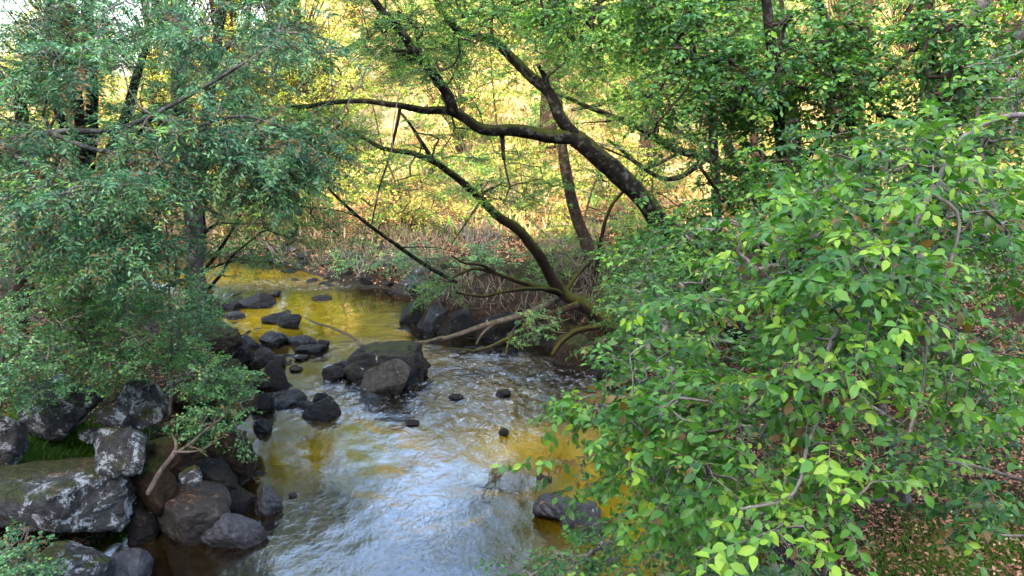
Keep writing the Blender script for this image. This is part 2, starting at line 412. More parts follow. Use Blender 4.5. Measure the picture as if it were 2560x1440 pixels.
def hill(x, y):
    u = x/np.maximum(y, 5)
    m = .14+.86*sstep(-.33, -.20, u)+.25*sstep(0, .15, u)
    base = np.interp(y, [0, 24, 28, 34, 45, 60, 80, 100, 160, 400, 2000], [0, 0, .5, 1.8, 6.5, 15, 29, 42, 62, 70, 60])
    low = np.interp(y, [0, 24, 28, 34], [0, 0, .5, 1.6])
    return np.maximum(base*m, np.minimum(base, low))
def ground(x, y):
    x = np.asarray(x, float); y = np.asarray(y, float)
    d = chan(x, y)
    nz = fbm(x*.9, y*.9, 1.5, 4); nf = fbm(x*3.3, y*3.3, 7.7, 3)
    d2 = d+.22*nz
    nearl = (1-sstep(8.2, 9.6, y))
    right = sstep(-1.5, 1.5, x+(y-16)*.1)*(1-sstep(17, 22, y))
    far = sstep(18.5, 22, y)*(1-sstep(-14, -9, -x-0))
    far = sstep(19.5, 23, y+.25*(x+5))
    left = 1-right
    prof_l = np.interp(d2, [-3, -.6, 0, .5, 1.2, 3, 7, 15, 40, 400], [-.8, -.45, -.05, .55, .75, 1.0, 1.7, 3.0, 7, 9])
    prof_r = np.interp(d2, [-3, -.6, 0, .5, 1.2, 3, 7, 15, 40, 400], [-.8, -.45, -.05, .45, .75, 1.25, 2.2, 3.2, 6, 8])
    prof_f = np.interp(d2, [-3, -.6, 0, .6, 1.5, 3, 6, 15, 40, 400], [-.8, -.45, -.04, .32, .62, .8, .9, 1.0, 1, 1])
    prof_l = prof_l*(1-nearl)+np.interp(d2, [-3, -.6, 0, .5, 1.2, 2.2, 3.2, 7, 15, 40, 400], [-.8, -.45, -.1, .12, .85, 1.05, 1.2, 1.7, 3.0, 7, 9])*nearl
    h = prof_l*left+prof_r*right
    h = h*(1-far)+prof_f*far
    h = h+(nz*.13+nf*.05)*sstep(0, .8, d)*(1+sstep(25, 50, y)*3)
    h = h+hill(x, y)*sstep(0, 3, d)
    # unseen ridge added behind the viewpoint, shaped to shade the foreground
    s = -(x*TRAV[0]+y*TRAV[1])
    s2 = s+2.0*fbm(x*.11, y*.11, 4.4, 3)
    shade_ridge = np.interp(s2, [4, 9, 20, 32, 60, 90, 400, 2000], [0, 2.5, 16.5, 32, 35, 39, 47, 47])
    h = h+shade_ridge*np.where(s > 0, 1, 0)
    return h
def hit(px, py):
    d = ray(px, py); t = np.arange(3, 60, .02); P = d[None]*t[:, None]
    k = np.argmax(P[:, 2]+H < ground(P[:, 0], P[:, 1])); return np.array([P[k, 0], P[k, 1], P[k, 2]+H])
def gz(x, y): return float(ground(np.array([x]), np.array([y]))[0])

def axis(a, b, fine, k, far):
    c = list(np.arange(a, b, fine)); st = fine; p = c[-1]
    while p < far: st *= k; p += st; c.append(p)
    st = fine; p = a; l = []
    while p > -far: st *= k; p -= st; l.append(p)
    return np.array(l[::-1]+c)
gx = axis(-13, 10, .13, 1.09, 1500); gy = axis(3.0, 30, .13, 1.09, 1500)
X, Y = np.meshgrid(gx, gy); Z = ground(X, Y)
nx, ny = len(gx), len(gy)
i = (np.arange(ny-1)[:, None]*nx+np.arange(nx-1)[None, :]).ravel()
me = mesh_faces('ground', np.stack([X.ravel(), Y.ravel(), Z.ravel()], 1), [np.stack([i, i+1, i+1+nx, i+nx], 1)])
props(link('ground', me, M['ground']), kind='structure')

# ------------------------------------------------------------------ rocks
_ico = {}
def ico(n):
    if n not in _ico:
        bm = bmesh.new(); bmesh.ops.create_icosphere(bm, subdivisions=n, radius=1)
        V = np.array([v.co[:] for v in bm.verts]); Fc = np.array([[v.index for v in f.verts] for f in bm.faces]); bm.free()
        _ico[n] = (V, Fc)
    return _ico[n]
def rock_mesh(name, size, seed, sub=4, ang=.6, rough=.06, flat=0.0):
    r = np.random.default_rng(seed); V, Fc = ico(sub); D = V.copy()
    nP = r.integers(9, 15) if ang < .94 else r.integers(7, 11)
    n = unit(r.normal(size=(nP, 3))); dist = r.uniform(.62 if ang < .94 else .5, 1.0, nP)
    dots = D@n.T
    rad = np.where(dots > .05, dist/np.maximum(dots, .05), 9).min(1)
    rad = np.minimum(rad, 1.15)
    rad = rad*ang+(1-ang)
    P = D*rad[:, None]
    s = seed*3.7
    P = P*(1+rough*2*fbm(P[:, 0]*1.7+s, P[:, 1]*1.7, P[:, 2]*1.7, 3)[:, None]+rough*.9*fbm(P[:, 0]*6+s, P[:, 1]*6, P[:, 2]*6, 3)[:, None])
    if flat > 0: P[:, 2] = np.where(P[:, 2] > flat, flat+(P[:, 2]-flat)*.25, P[:, 2])
    mn, mx = P.min(0), P.max(0)
    P = (P-(mn+mx)/2)/(mx-mn)*np.asarray(size)
    return mesh_faces(name, P, [Fc])
def rock(x0, x1, yt, yb, label, mat='rock_grey', z=0.0, sink=.35, dep=.85, seed=None, ang=.92, rough=.08, rot=0.0, tilt=(0, 0), sub=5, group=None, name='rock', cat='rock', flat=0.0):
    xc = (x0+x1)/2
    b = on(xc, yb, z)
    Yd = b[1]; wd = (x1-x0)/F*Yd/ray(xc, yb)[1]
    D = wd*dep
    yc = Yd+D*.42
    top = at(xc, yt, Yd+D*.3)
    hh = max((top[2]-z)*(.7 if x1-x0 < 60 else 1), .05)
    full = hh/(1-sink)
    if seed is None: seed = int(x0*7+yt*3)
    me = rock_mesh(name, (wd, D, full), seed, sub, ang, rough, flat)
    o = link(name, me, M[mat])
    k = yc/Yd
    o.location = (b[0]*k, yc, z+hh-full/2); o.rotation_euler = (tilt[0], tilt[1], rot)
    return props(o, label, cat, group)

RK = [
 (858, 1084, 876, 968, 'large dark boulder standing in midstream, biggest in the riffle', 'rock_crag', dict(ang=.97, rough=.17, sub=5, seed=11, flat=.5)),
 (900, 1032, 897, 990, 'pale grey wedge shaped rock leaning on the front of the big dark boulder', 'rock_bould', dict(ang=.95, rough=.04, seed=5, dep=.6)),
 (833, 885, 893, 930, 'grey stone tucked behind the left side of the big boulder', 'rock_grey', {}),
 (805, 872, 919, 950, 'low dark stone left of the big midstream boulder', 'rock_dark', {}),
 (753, 853, 1003, 1054, 'rounded dark rock at the head of the lower pool', 'rock_dark', dict(sub=5, ang=.7)),
 (784, 826, 975, 1006, 'small dark round stone just behind the rock at the pool head', 'rock_dark', {}),
 (706, 768, 979, 1010, 'small grey brown stone between the left block and the round dark stone', 'rock_grey', {}),
 (678, 748, 998, 1022, 'flat wet grey stone lying lowest left of the pool head', 'rock_slate', {}),
 (736, 790, 1000, 1024, 'small wedge stone touching the dark pool head rock on its left', 'rock_grey', {}),
 (895, 968, 990, 1012, 'flat slab barely above water in front of the pale wedge rock', 'rock_slate', dict(sink=.6)),
 (636, 730, 905, 974, 'square sided dark block beside the left bank above the rapids', 'rock_dark', dict(ang=.98, seed=21, sub=5)),
 (682, 718, 874, 912, 'pale upright grey block behind the square dark block', 'rock_grey', dict(ang=.95)),
 (628, 690, 868, 915, 'squat grey rock left of the pale upright block', 'rock_grey', {}),
 (572, 640, 870, 915, 'dark rock at the foot of the left bank beside the boulder pile', 'rock_dark', {}),
 (650, 722, 832, 872, 'broad grey rock at the upper end of the left boulder pile', 'rock_grey', {}),
 (716, 792, 838, 868, 'long low grey rock edging the yellow reflecting pool', 'rock_grey', {}),
 (786, 826, 845, 872, 'small dark rock at the right end of the pile edging the yellow pool', 'rock_dark', {}),
 (738, 818, 864, 888, 'flat dark rock lying below the long low grey rock', 'rock_dark', {}),
 (590, 650, 838, 880, 'grey rock wedged against the left bank above the pile', 'rock_grey', {}),
 (733, 770, 884, 902, 'tiny grey stone in the shallow gap of the left pile', 'rock_grey', {}),
 (724, 758, 915, 930, 'small wet stone right of the square dark block', 'rock_dark', {}),
 (655, 700, 782, 812, 'left one of the two dark stones standing in the yellow pool', 'rock_dark', {}),
 (692, 758, 788, 824, 'right and larger one of the two dark stones standing in the yellow pool', 'rock_dark', {}),
 (672, 702, 722, 744, 'small dark stone at the upstream edge of the yellow pool', 'rock_dark', {}),
 (778, 832, 738, 752, 'low dark stone in the far riffle', 'rock_dark', {}),
 (600, 690, 736, 772, 'flat dark slab left of the yellow pool', 'rock_dark', {}),
 (548, 606, 742, 778, 'dark rock behind the flat slab near the leaning left trunk', 'rock_dark', {}),
 (486, 556, 742, 790, 'dark rock under the leaning left trunk', 'rock_dark', {}),
 (560, 616, 775, 800, 'small grey rock below the flat dark slab', 'rock_grey', {}),
 (520, 590, 800, 850, 'long pale rock jutting from the left bank', 'rock_grey', dict(z=.15)),
 (628, 684, 968, 1032, 'rounded dark boulder hugging the tip of the left bank', 'rock_dark', {}),
 (632, 682, 1034, 1082, 'slanting blue grey rock in the water under the left bank', 'rock_slate', {}),
 (632, 708, 1220, 1292, 'round blue grey wet rock at the water edge of the lower left bank', 'rock_slate', dict(sub=5)),
 (545, 650, 1218, 1290, 'dark flat topped rock between the big smooth boulder and the round wet rock', 'rock_dark', dict(ang=.9, sub=5)),
 (370, 600, 1240, 1372, 'big smooth boulder with red leaf litter on top above the dark pool', 'rock_litter', dict(sub=5, ang=.8, seed=31, flat=.5, sink=.25)),
 (510, 672, 1290, 1372, 'dark ledge rock sloping into the pool in front of the big smooth boulder', 'rock_slate', dict(sub=5, ang=.85, seed=8, rot=0, dep=.5)),
 (-120, 335, 1195, 1375, 'huge white lichened boulder with leaf litter at the lower left', 'rock_lichen', dict(z=.35, sub=5, ang=.97, seed=14, flat=.45, dep=.55, sink=.1)),
 (235, 395, 1075, 1200, 'white lichened angular rock behind the huge lichened boulder', 'rock_lichen', dict(z=.9, sub=5, ang=.95, seed=17, sink=.2)),
 (205, 262, 1060, 1100, 'small pale block on the bank above the grass tuft', 'rock_lichen', dict(z=1.0, ang=.95)),
 (318, 396, 1275, 1362, 'dark leaning rock between the lichened boulder and the smooth boulder', 'rock_dark', dict(ang=.9)),
 (268, 382, 1392, 1470, 'flat blue grey rock at the bottom edge beside the dark pool', 'rock_slate', dict(z=0, ang=.95, sub=5)),
 (80, 292, 1372, 1500, 'grey lichen speckled rock at the bottom left corner', 'rock_lichen', dict(z=.15, sub=5, seed=44)),
 (450, 508, 1150, 1222, 'upright pale block standing on the leaf litter of the left bank', 'rock_lichen', dict(z=.75, ang=.97, sink=.1)),
 (-30, 68, 1028, 1135, 'pale rock face in the shade at the left edge', 'rock_lichen', dict(z=1.1, ang=.95, sub=5)),
 (250, 330, 1020, 1070, 'pale rock under the bushes of the left bank', 'rock_lichen', dict(z=1.2, ang=.9)),
 (420, 655, 905, 1100, 'mossy earth covered crag overhanging the water on the left bank', 'rock_moss', dict(z=.25, sub=5, ang=.7, rough=.13, seed=51, dep=.8, sink=.15)),
 (500, 660, 1075, 1240, 'dark undercut rock below the mossy crag', 'rock_moss', dict(z=0, sub=5, ang=.85, rough=.1, seed=53, dep=.7, sink=.1)),
 (330, 520, 1090, 1190, 'brown earthy ledge behind the upright pale block', 'rock_moss', dict(z=.75, sub=5, ang=.7, rough=.12, seed=57)),
 (450, 610, 815, 890, 'rusty brown mossy mound on the left bank above the rock pile', 'rock_moss', dict(z=.35, sub=5, ang=.5, rough=.12, seed=58)),
 (1326, 1500, 1240, 1326, 'striated slate rock rising from the gold reflecting shallows', 'rock_slate', dict(sub=5, ang=1.0, seed=66, rough=.10)),
 (1400, 1512, 1275, 1358, 'brown wet rock against the lower right of the striated slate rock', 'rock_grey', dict(sub=5, seed=62)),
 (1340, 1385, 1193, 1208, 'small dark stone above the striated slate rock', 'rock_dark', {}),
 (1618, 1730, 1215, 1262, 'dark barnacled looking rock behind the right foliage', 'rock_dark', dict(sub=5)),
 (1480, 1650, 1008, 1058, 'long grey rock at the right water edge behind hanging leaves', 'rock_grey', dict(sub=5)),
 (1120, 1160, 984, 1000, 'small dark stone in the broken water right of the big boulder', 'rock_dark', {}),
 (1238, 1278, 972, 992, 'jagged dark stone in the middle of the riffle', 'rock_dark', {}),
 (1246, 1274, 1066, 1092, 'small pointed stone with foam around it in the lower riffle', 'rock_dark', {}),
 (1010, 1050, 1052, 1066, 'low stone just breaking the surface at the pool lip', 'rock_dark', {}),
 (998, 1075, 745, 812, 'dark layered rock at the corner of the far right bank', 'rock_dark', dict(ang=.95, sub=5)),
 (1060, 1130, 770, 832, 'grey block beside the corner rock of the far right bank', 'rock_grey', dict(ang=.95)),
 (1120, 1210, 775, 845, 'dark rock under the dangling mossy branches', 'rock_dark', dict(ang=.9, sub=5)),
 (1200, 1300, 780, 860, 'deep shaded rock beneath the fallen logs', 'rock_dark', dict(ang=.9, sub=5)),
 (1380, 1500, 835, 925, 'dark earthy rock at the right bank below the log butts', 'rock_moss', dict(ang=.8, sub=5)),
 (1490, 1600, 880, 960, 'dark rock at the right bank half hidden by leaves', 'rock_dark', dict(ang=.8)),
 (1560, 1680, 1150, 1220, 'brown stone at the right water edge under the hanging leaves', 'rock_grey', {}),
 (1690, 1830, 1290, 1400, 'dark rock on the right bank under the foreground leaves', 'rock_moss', dict(sub=5)),
 (1000, 1080, 690, 730, 'brown rock in the far bank wall above the corner rock', 'rock_grey', dict(z=.3)),
 (40, 260, 955, 1075, 'shaded grey rock wall at the back of the grass tuft', 'rock_lichen', dict(z=1.15, sub=5, ang=.97, seed=71)),
 (270, 430, 960, 1060, 'shaded blocky rock at the foot of the wide bush', 'rock_lichen', dict(z=1.1, sub=5, ang=.97, seed=72)),
 (335, 450, 1150, 1260, 'dark brown step of rock above the big smooth boulder', 'rock_moss', dict(z=.5, sub=5, ang=.97, seed=73)),
 (480, 600, 1160, 1235, 'dark cracked ledge between the undercut rock and the smooth boulder', 'rock_dark', dict(z=.3, sub=5, ang=.98, seed=74)),
 (-60, 110, 1330, 1440, 'dark grey rock under the lichened boulder at the left edge', 'rock_lichen', dict(z=.1, sub=5, ang=.97, seed=75)),
 (722, 745, 1232, 1244, 'tiny lone pebble in the silver pool', 'rock_slate', {}),
]
for r in RK:
    rock(r[0], r[1], r[2], r[3], r[4], r[5], **r[6])
# cobbles: small stones copied from a few shapes
cob = [link('cobble', rock_mesh('cobble', (1, .8, .6), 900+k, 4, .97, .08), M['rock_grey' if k % 2 else 'rock_dark']) for k in range(5)]
used = [False]*5
rr = random.Random(5)
def cobble(x, y, s, label, group, z=None, mat=None):
    k = rr.randrange(5)
    if used[k]: o = cob[k].copy(); COL.objects.link(o)
    else: o = cob[k]; used[k] = True
    zz = max(gz(x, y), -.08) if z is None else z
    o.location = (x, y, zz+s*.08); o.scale = (s, s*rr.uniform(.8, 1.2), s*rr.uniform(.7, 1.2)); o.rotation_euler = (rr.uniform(-.2, .2), rr.uniform(-.2, .2), rr.uniform(0, 6.3))
    props(o, label, 'stone', group)
def strip(pts, n, w_, s0, s1, label, group):
    P, _ = catmull(np.array([on(*p)[:2] for p in pts]), .1)
    for _i in range(n):
        p = P[rr.randrange(len(P))]; cobble(p[0]+rr.gauss(0, w_), p[1]+rr.gauss(0, w_), rr.uniform(s0, s1), label, group)
strip([(600, 655), (700, 668), (800, 706), (900, 722), (1000, 735)], 50, .35, .12, .42, 'small grey cobble on the shore below the orange far bank', 'cobbles on the far shore')
strip([(640, 645), (760, 662), (880, 690), (1000, 705), (1090, 725)], 45, .4, .2, .6, 'brown grey rock strewn along the far bank above the cobbles', 'rocks on the far bank')
strip([(480, 745), (560, 760), (600, 790), (570, 830), (600, 870), (640, 900)], 95, .5, .10, .42, 'dark stone of the jumbled pile along the left shore', 'stones piled along the left shore')
strip([(650, 845), (720, 860), (800, 870), (700, 900), (700, 960), (740, 1015)], 55, .4, .08, .32, 'wet stone in the shallows around the left boulder pile', 'stones in the shallows')
strip([(1010, 800), (1080, 845), (1200, 860), (1300, 870)], 24, .3, .12, .4, 'broken dark stone along the shaded right bank under the logs', 'stones along the right bank')
strip([(1480, 930), (1500, 1040), (1650, 1250), (1750, 1400)], 14, .3, .12, .35, 'stone at the right shore under hanging leaves', 'stones along the right shore')
strip([(640, 1100), (600, 1210), (500, 1380)], 12, .2, .15, .35, 'small stone at the foot of the left crag', 'stones at the left crag')

# ------------------------------------------------------------------ water
def riffle(x, y):
    r = np.zeros_like(x)
    for cx, cy, rx, ry, s in [(-.6, 12.6, 2.2, 2.5, .85), (-3.0, 12.2, 1.5, 1.2, .8), (-2.9, 14.6, 2.2, 1.2, .55), (-5.3, 20.6, 3.2, 1.0, .9), (-1.6, 8.0, 2.4, 2.0, .24), (.9, 13.3, 1.2, 1.2, .9), (-1.9, 17, 1.6, 1.3, .45)]:
        e = np.exp(-(((x-cx)/rx)**2+((y-cy)/ry)**2)**1.5); r = np.maximum(r, s*e)
    n = fbm(x*1.3, y*1.3, 2.2, 4)
    return np.clip(r*1.25+.45*n*np.minimum(1, r*2)-.08, 0, 1)*sstep(0, .2, r)
wx = axis(-9, 3.6, .045, 1.15, 70); wy = axis(5.2, 24.5, .055, 1.15, 40)
X, Y = np.meshgrid(wx, wy)
R = riffle(X, Y); R0 = R.copy()
for o_ in [o_ for o_ in COL.objects if o_.get('category') == 'rock' and o_.location.z < .5 and chan(np.array([o_.location.x]), np.array([o_.location.y]))[0] < .15]:
    bb_ = np.array([c[:] for c in o_.bound_box]); a_, b_ = (bb_.max(0)-bb_.min(0))[:2]*.46
    dx = (X-o_.location.x)/a_; dy = (Y-o_.location.y)/b_; dd = np.hypot(dx, dy)
    ring = (.25+.6*R0)*np.exp(-((dd-1.0)*a_/.10)**2)
    tail = (.3+.5*R0)*np.exp(-((np.abs(dx)-.8-(-dy)*.12)*a_/.13)**2)*sstep(.2, -.6, dy)*np.exp(np.minimum(0, dy+.5)*b_/.8)
    tail = np.where(dy < .2, tail, 0)
    R = np.clip(np.maximum(R, np.where(np.abs(dd) < 8, np.maximum(ring, tail)*(.75+.5*vnoise(X*5, Y*5, 1)), 0)), 0, 1)
Z = (.010*fbm(X*1.6, Y*1.3, 0, 3)+.0022*fbm(X*5, Y*4.2, 5, 2)+R*(.045*fbm(X*3.0, Y*2.0, 3.3, 3)+.03*fbm(X*8, Y*5, 8.3, 2)))*sstep(3.5, 6, Y)
nx, ny = len(wx), len(wy)
i = (np.arange(ny-1)[:, None]*nx+np.arange(nx-1)[None, :]).ravel()
q = np.stack([i, i+1, i+1+nx, i+nx], 1)
cxy = np.stack([X.ravel(), Y.ravel()], 1)[q].mean(1)
q = q[chan(cxy[:, 0], cxy[:, 1]) < 1.3]
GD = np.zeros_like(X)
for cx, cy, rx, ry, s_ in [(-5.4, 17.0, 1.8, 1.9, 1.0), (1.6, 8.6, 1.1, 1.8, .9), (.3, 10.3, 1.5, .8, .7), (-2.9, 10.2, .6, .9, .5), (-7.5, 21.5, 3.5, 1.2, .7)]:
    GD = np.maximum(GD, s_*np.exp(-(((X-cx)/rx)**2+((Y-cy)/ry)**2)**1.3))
GD = np.clip(GD*(.8+.6*fbm(X*1.1, Y*1.1, 6.6, 3)), 0, 1)  # mask of the painted yellow reflections
me = mesh_faces('water', np.stack([X.ravel(), Y.ravel(), Z.ravel()], 1), [q], True, {'riffle': R.ravel(), 'gold_refl': GD.ravel()})
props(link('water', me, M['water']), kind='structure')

# ------------------------------------------------------------------ foliage generators
UP = np.array([0, 0, 1.0])
STY = {
 'oval':  dict(L=.30, side=3, n=10,  leaf=.064, w=.036, droop=.25, spread=.9, hi=True, mode='simple'),
 'ovals': dict(L=.32, side=4, n=8,  leaf=.066, w=.037, droop=.25, spread=.9, hi=False, mode='simple'),
 'round': dict(L=.26, side=5, n=8,  leaf=.050, w=.037, droop=.10, spread=.9, hi=False, mode='simple'),
 'pin':   dict(L=.34, side=8, n=13, leaf=.062, w=.021, droop=.5, spread=.8, hi=False, mode='pin', rach=.20),
 'feather': dict(L=.45, side=8, n=14, leaf=.056, w=.020, droop=.22, spread=1.0, hi=False, mode='pin', rach=.24),
 'far':   dict(L=.7, side=4, n=8, leaf=.13, w=.075, droop=.2, spread=.9, hi=False, mode='simple'),
}
def twig_leaves(LV, O, D, L, n, st, rng, droop, v0, leaf, w_, flat=.5):
    m = len(O)
    S0 = unit(np.cross(D, UP)+rng.normal(0, .25, (m, 3)))
    for i_ in range(n):
        t = (i_+.6)/n
        p = O+D*(L*t)[:, None]-UP*(droop*L*t*t)[:, None]
        T = unit(D-UP*(2*droop*t))
        if st['mode'] == 'pin': sg = 1 if i_ % 2 else -1
        else: sg = 1 if i_ % 2 else -1
        dr = T*.55+S0*sg*.9+rng.normal(0, .28, (m, 3))-UP*.12
        if i_ == n-1: dr = T+rng.normal(0, .2, (m, 3))
        nn = np.cross(S0, T); nn = nn*np.sign(nn[:, 2:3]+1e-6)+rng.normal(0, flat, (m, 3))
        sc = rng.uniform(.55, 1.25, m)*(1 - .25*abs(2*t-1))
        LV.add(p, dr, nn, leaf*sc, w_*sc, np.clip(v0+rng.normal(0, .17, m), 0, 1))
def sprays(LV, TB, C, D, st, rng, scale=1.0, v0=None, dens=1.0):
    m = len(C)
    L = st['L']*scale*rng.uniform(.7, 1.3, m)
    D = unit(D)
    if v0 is None: v0 = np.clip(rng.normal(.45, .2, m), 0, 1)
    lf, w_ = st['leaf']*scale, st['w']*scale
    if st['mode'] == 'simple':
        twig_leaves(LV, C, D, L, st['n'], st, rng, st['droop'], v0, lf, w_)
        TB.prisms(C, C+D*L[:, None]*.5-UP*(st['droop']*L*.25)[:, None], .0028*scale, .002*scale)
        TB.prisms(C+D*L[:, None]*.5-UP*(st['droop']*L*.25)[:, None], C+D*L[:, None]-UP*(st['droop']*L)[:, None], .002*scale, .001*scale)
    S0 = unit(np.cross(D, UP)+rng.normal(0, .2, (m, 3)))
    for k in range(st['side']):
        t = (k+.4)/st['side']; sg = 1 if k % 2 else -1
        o = C+D*(L*t)[:, None]-UP*(st['droop']*L*t*t)[:, None]
        d2 = unit(D*.6+S0*sg*st['spread']+rng.normal(0, .3, (m, 3)))
        if st['mode'] == 'simple':
            l2 = L*rng.uniform(.35, .7, m)*(1-.5*t)
            nn = max(3, int(st['n']*.55))
        else:
            l2 = st['rach']*scale*rng.uniform(.8, 1.2, m); nn = st['n']
        twig_leaves(LV, o, d2, l2, nn, st, rng, st['droop'], v0+rng.normal(0, .06, m), lf, w_)
        TB.prisms(o, o+d2*l2[:, None]-UP*(st['droop']*l2)[:, None], .0016*scale, .0008*scale)
    if st['mode'] == 'pin':
        TB.prisms(C, C+D*L[:, None]-UP*(st['droop']*L)[:, None], .003*scale, .0015*scale)

def wig(P, amp, seed):
    q = P*1.3+seed
    return P+amp*np.stack([fbm(q[:, 0], q[:, 1], q[:, 2]+k*31, 3) for k in range(3)], 1)*np.minimum(1, np.arange(len(P))/3.0)[:, None]

def grow(name, label, cat, limbs, blobs, sty, leafm, bark='bark_dark', twm='twig_dark', group=None, seed=1, scale=1.0,
         r0=.0035, rmax=.024, outw=.5, v0=.45, vs=.2, maxlen=1.6, base=None, dirbias=None, names=('trunk', 'limb'), drop=0):
    rng = np.random.default_rng(seed)
    st = STY[sty]
    wl = []
    for pts, ra, rb in limbs:
        P = np.array([at(*p) if not isinstance(p, np.ndarray) else p for p in pts]); wl.append((P, ra, rb))
    org = wl[0][0][0] if base is None else np.asarray(base)
    root = empty(name, org, label, cat, group)
    nodes = []
    for li, (P, ra, rb) in enumerate(wl):
        st_ = max(.06, min(.18, ra))
        Q, t = catmull(P, st_)
        Q = wig(Q, min(.05, ra*.7), seed+li)
        R = ra+(rb-ra)*(t**.8)
        if li == 0: R = R*(1+.5*np.exp(-t*25))
        T = Tubes(); T.add(Q, R, 12 if ra > .06 else 7, .22)
        T.build(names[0] if li == 0 else names[1], M[bark], root, org)
        Q3 = Q[np.arange(0, len(Q), max(1, int(.25/st_)))]
        if li == 0 and len(wl) > 1: Q3 = Q3[len(Q3)//3:]
        nodes.append(Q3)
    nodes = np.vstack(nodes); nn = list(nodes)
    # cluster centres
    C = []; VV = []
    for bl in blobs:
        px, py, Yc, rx, ry, rY, n = bl[:7]; dv = bl[7] if len(bl) > 7 else 0
        g = unit(rng.normal(size=(n*3, 3)))*rng.random((n*3, 1))**(1/2.4)
        Q = np.array([at(px+a[0]*rx, py+a[1]*ry, Yc+a[2]*rY) for a in g]); fr = 9.0/Yc+.35
        sc_ = fbm(Q[:, 0]*fr*1.5+seed, Q[:, 1]*fr, Q[:, 2]*fr*1.5, 2)+rng.normal(0, .10, len(Q))
        for j in np.argsort(-sc_)[:n]: C.append(Q[j]); VV.append(dv)
    C = np.array(C); VV = np.array(VV)
    m = len(C)
    par = -np.ones(m, int); NA = np.array(nn); n0 = len(NA)
    cur = np.vstack([NA, np.zeros((m, 3))]); cnt = n0
    dist = np.full(m, 1e9); near = np.zeros(m, int)
    for i_ in range(m):
        d = np.linalg.norm(NA-C[i_], axis=1); near[i_] = d.argmin(); dist[i_] = d.min()
    done = np.zeros(m, bool); order = []; owner = np.zeros(m, int)
    for _k in range(m):
        j = np.where(done, 1e9, dist).argmin()
        done[j] = True; order.append(j); par[j] = near[j]
        cur[cnt] = C[j]; owner[j] = cnt
        d = np.linalg.norm(C-C[j], axis=1)*1.08
        upd = d < dist; near[upd & ~done] = cnt; dist = np.where(upd & ~done, d, dist); cnt += 1
    # subtree sizes
    size = np.ones(cnt); inv = {owner[j]: j for j in range(m)}
    for j in reversed(order):
        size[par[j]] += size[owner[j]]
    TB = Tubes()
    for j in order:
        A = cur[par[j]]; B = C[j]
        l = np.linalg.norm(B-A)
        if l < .02: continue
        mid = (A+B)/2+rng.normal(0, .09*l, 3)+UP*l*.06
        ns = 3 if l < .5 else 6
        t = np.linspace(0, 1, ns)[:, None]
        Pq = A*(1-t)**2+2*mid*t*(1-t)+B*t*t
        ra = min(rmax, r0*scale*math.sqrt(size[owner[j]])*1.15+.001); rb = ra*.8 if size[owner[j]] > 1 else r0*scale*.7
        TB.add(Pq, np.linspace(ra, rb, ns), 5 if ra > .008 else 3, 0, cap=False)
    PA = cur[par]; D = unit(C-PA)
    ctr = nodes.mean(0)
    D = D*outw+unit(rng.normal(size=(m, 3)))*.6*np.array([1, 1, .35])+unit(C-ctr)*.25
    if dirbias is not None: D = D+np.asarray(dirbias)
    D[:, 2] = D[:, 2]*.5
    LV = Leaves(); v = np.clip(rng.normal(v0, vs, m)+VV, 0, 1)
    sprays(LV, TB, C, D, st, rng, scale, v)
    TB.build('branches', M[twm], root, org)
    LV.build('foliage', M[leafm], root, org, st['hi'])
    return root

def log(name, label, paths, mat, cat='log', group=None, part='branch'):
    org = at(*paths[0][0][0])
    root = empty(name, org, label, cat, group)
    for k, (pts, ra, rb) in enumerate(paths):
        P = np.array([at(*p) for p in pts]); Q, t = catmull(P, max(.05, ra*.8)); Q = wig(Q, ra*.35, k+3)
        T = Tubes(); T.add(Q, ra+(rb-ra)*t, 10, .22); T.build('stem' if k == 0 else part, M[mat], root, org)
    return root

# ------------------------------------------------------------------ the leaning tree over the stream
grow('leaning_tree', 'dark mossy tree leaning left across the stream with a forked trunk', 'tree',
 [([(1900, 900, 12.2), (1800, 770, 12.5), (1690, 615, 12.8), (1600, 490, 13), (1510, 405, 13), (1440, 345, 13)], .205, .155),
  ([(1440, 345, 13), (1380, 340, 12.9), (1290, 328, 12.7), (1205, 322, 12.5), (1160, 292, 12.4), (1120, 275, 12.3), (1060, 275, 12.2), (1000, 262, 12), (880, 250, 11.8), (730, 266, 11.5)], .125, .03),
  ([(1130, 280, 12.3), (1118, 240, 12.2), (1085, 185, 12), (1040, 130, 11.8), (1000, 75, 11.6), (950, 20, 11.4), (900, -60, 11.2), (850, -200, 11)], .095, .04),
  ([(1440, 345, 13), (1400, 285, 13), (1375, 230, 13.1), (1330, 190, 13.1), (1290, 150, 13.2), (1240, 105, 13.2), (1190, 90, 13.2), (1140, 72, 13.2), (1095, 15, 13.2), (1060, -80, 13.2)], .11, .05),
  ([(1375, 235, 13.1), (1360, 190, 13), (1345, 160, 13)], .06, .03),
  ([(1000, 268, 12), (985, 340, 11.9), (975, 390, 11.8), (950, 470, 11.7), (930, 560, 11.6)], .03, .01),
  ([(1260, 400, 12.5), (1258, 360, 12.6), (1255, 325, 12.7)], .03, .04)],
 [(1000, 60, 12, 330, 150, 1.8, 220), (1250, 40, 13.5, 260, 120, 1.8, 170, .1), (1480, 130, 14, 240, 150, 1.6, 190, .1), (1350, 470, 13, 170, 60, 1.2, 26), (860, 320, 11.5, 180, 110, 1.2, 60),
  (1080, 190, 12.5, 180, 90, 1.2, 40), (1180, 330, 14, 250, 100, 1, 28), (1230, -250, 12.5, 500, 200, 2, 120)],
 'feather', 'leaf_feather', 'bark_dark', seed=21, scale=.9, rmax=.03)

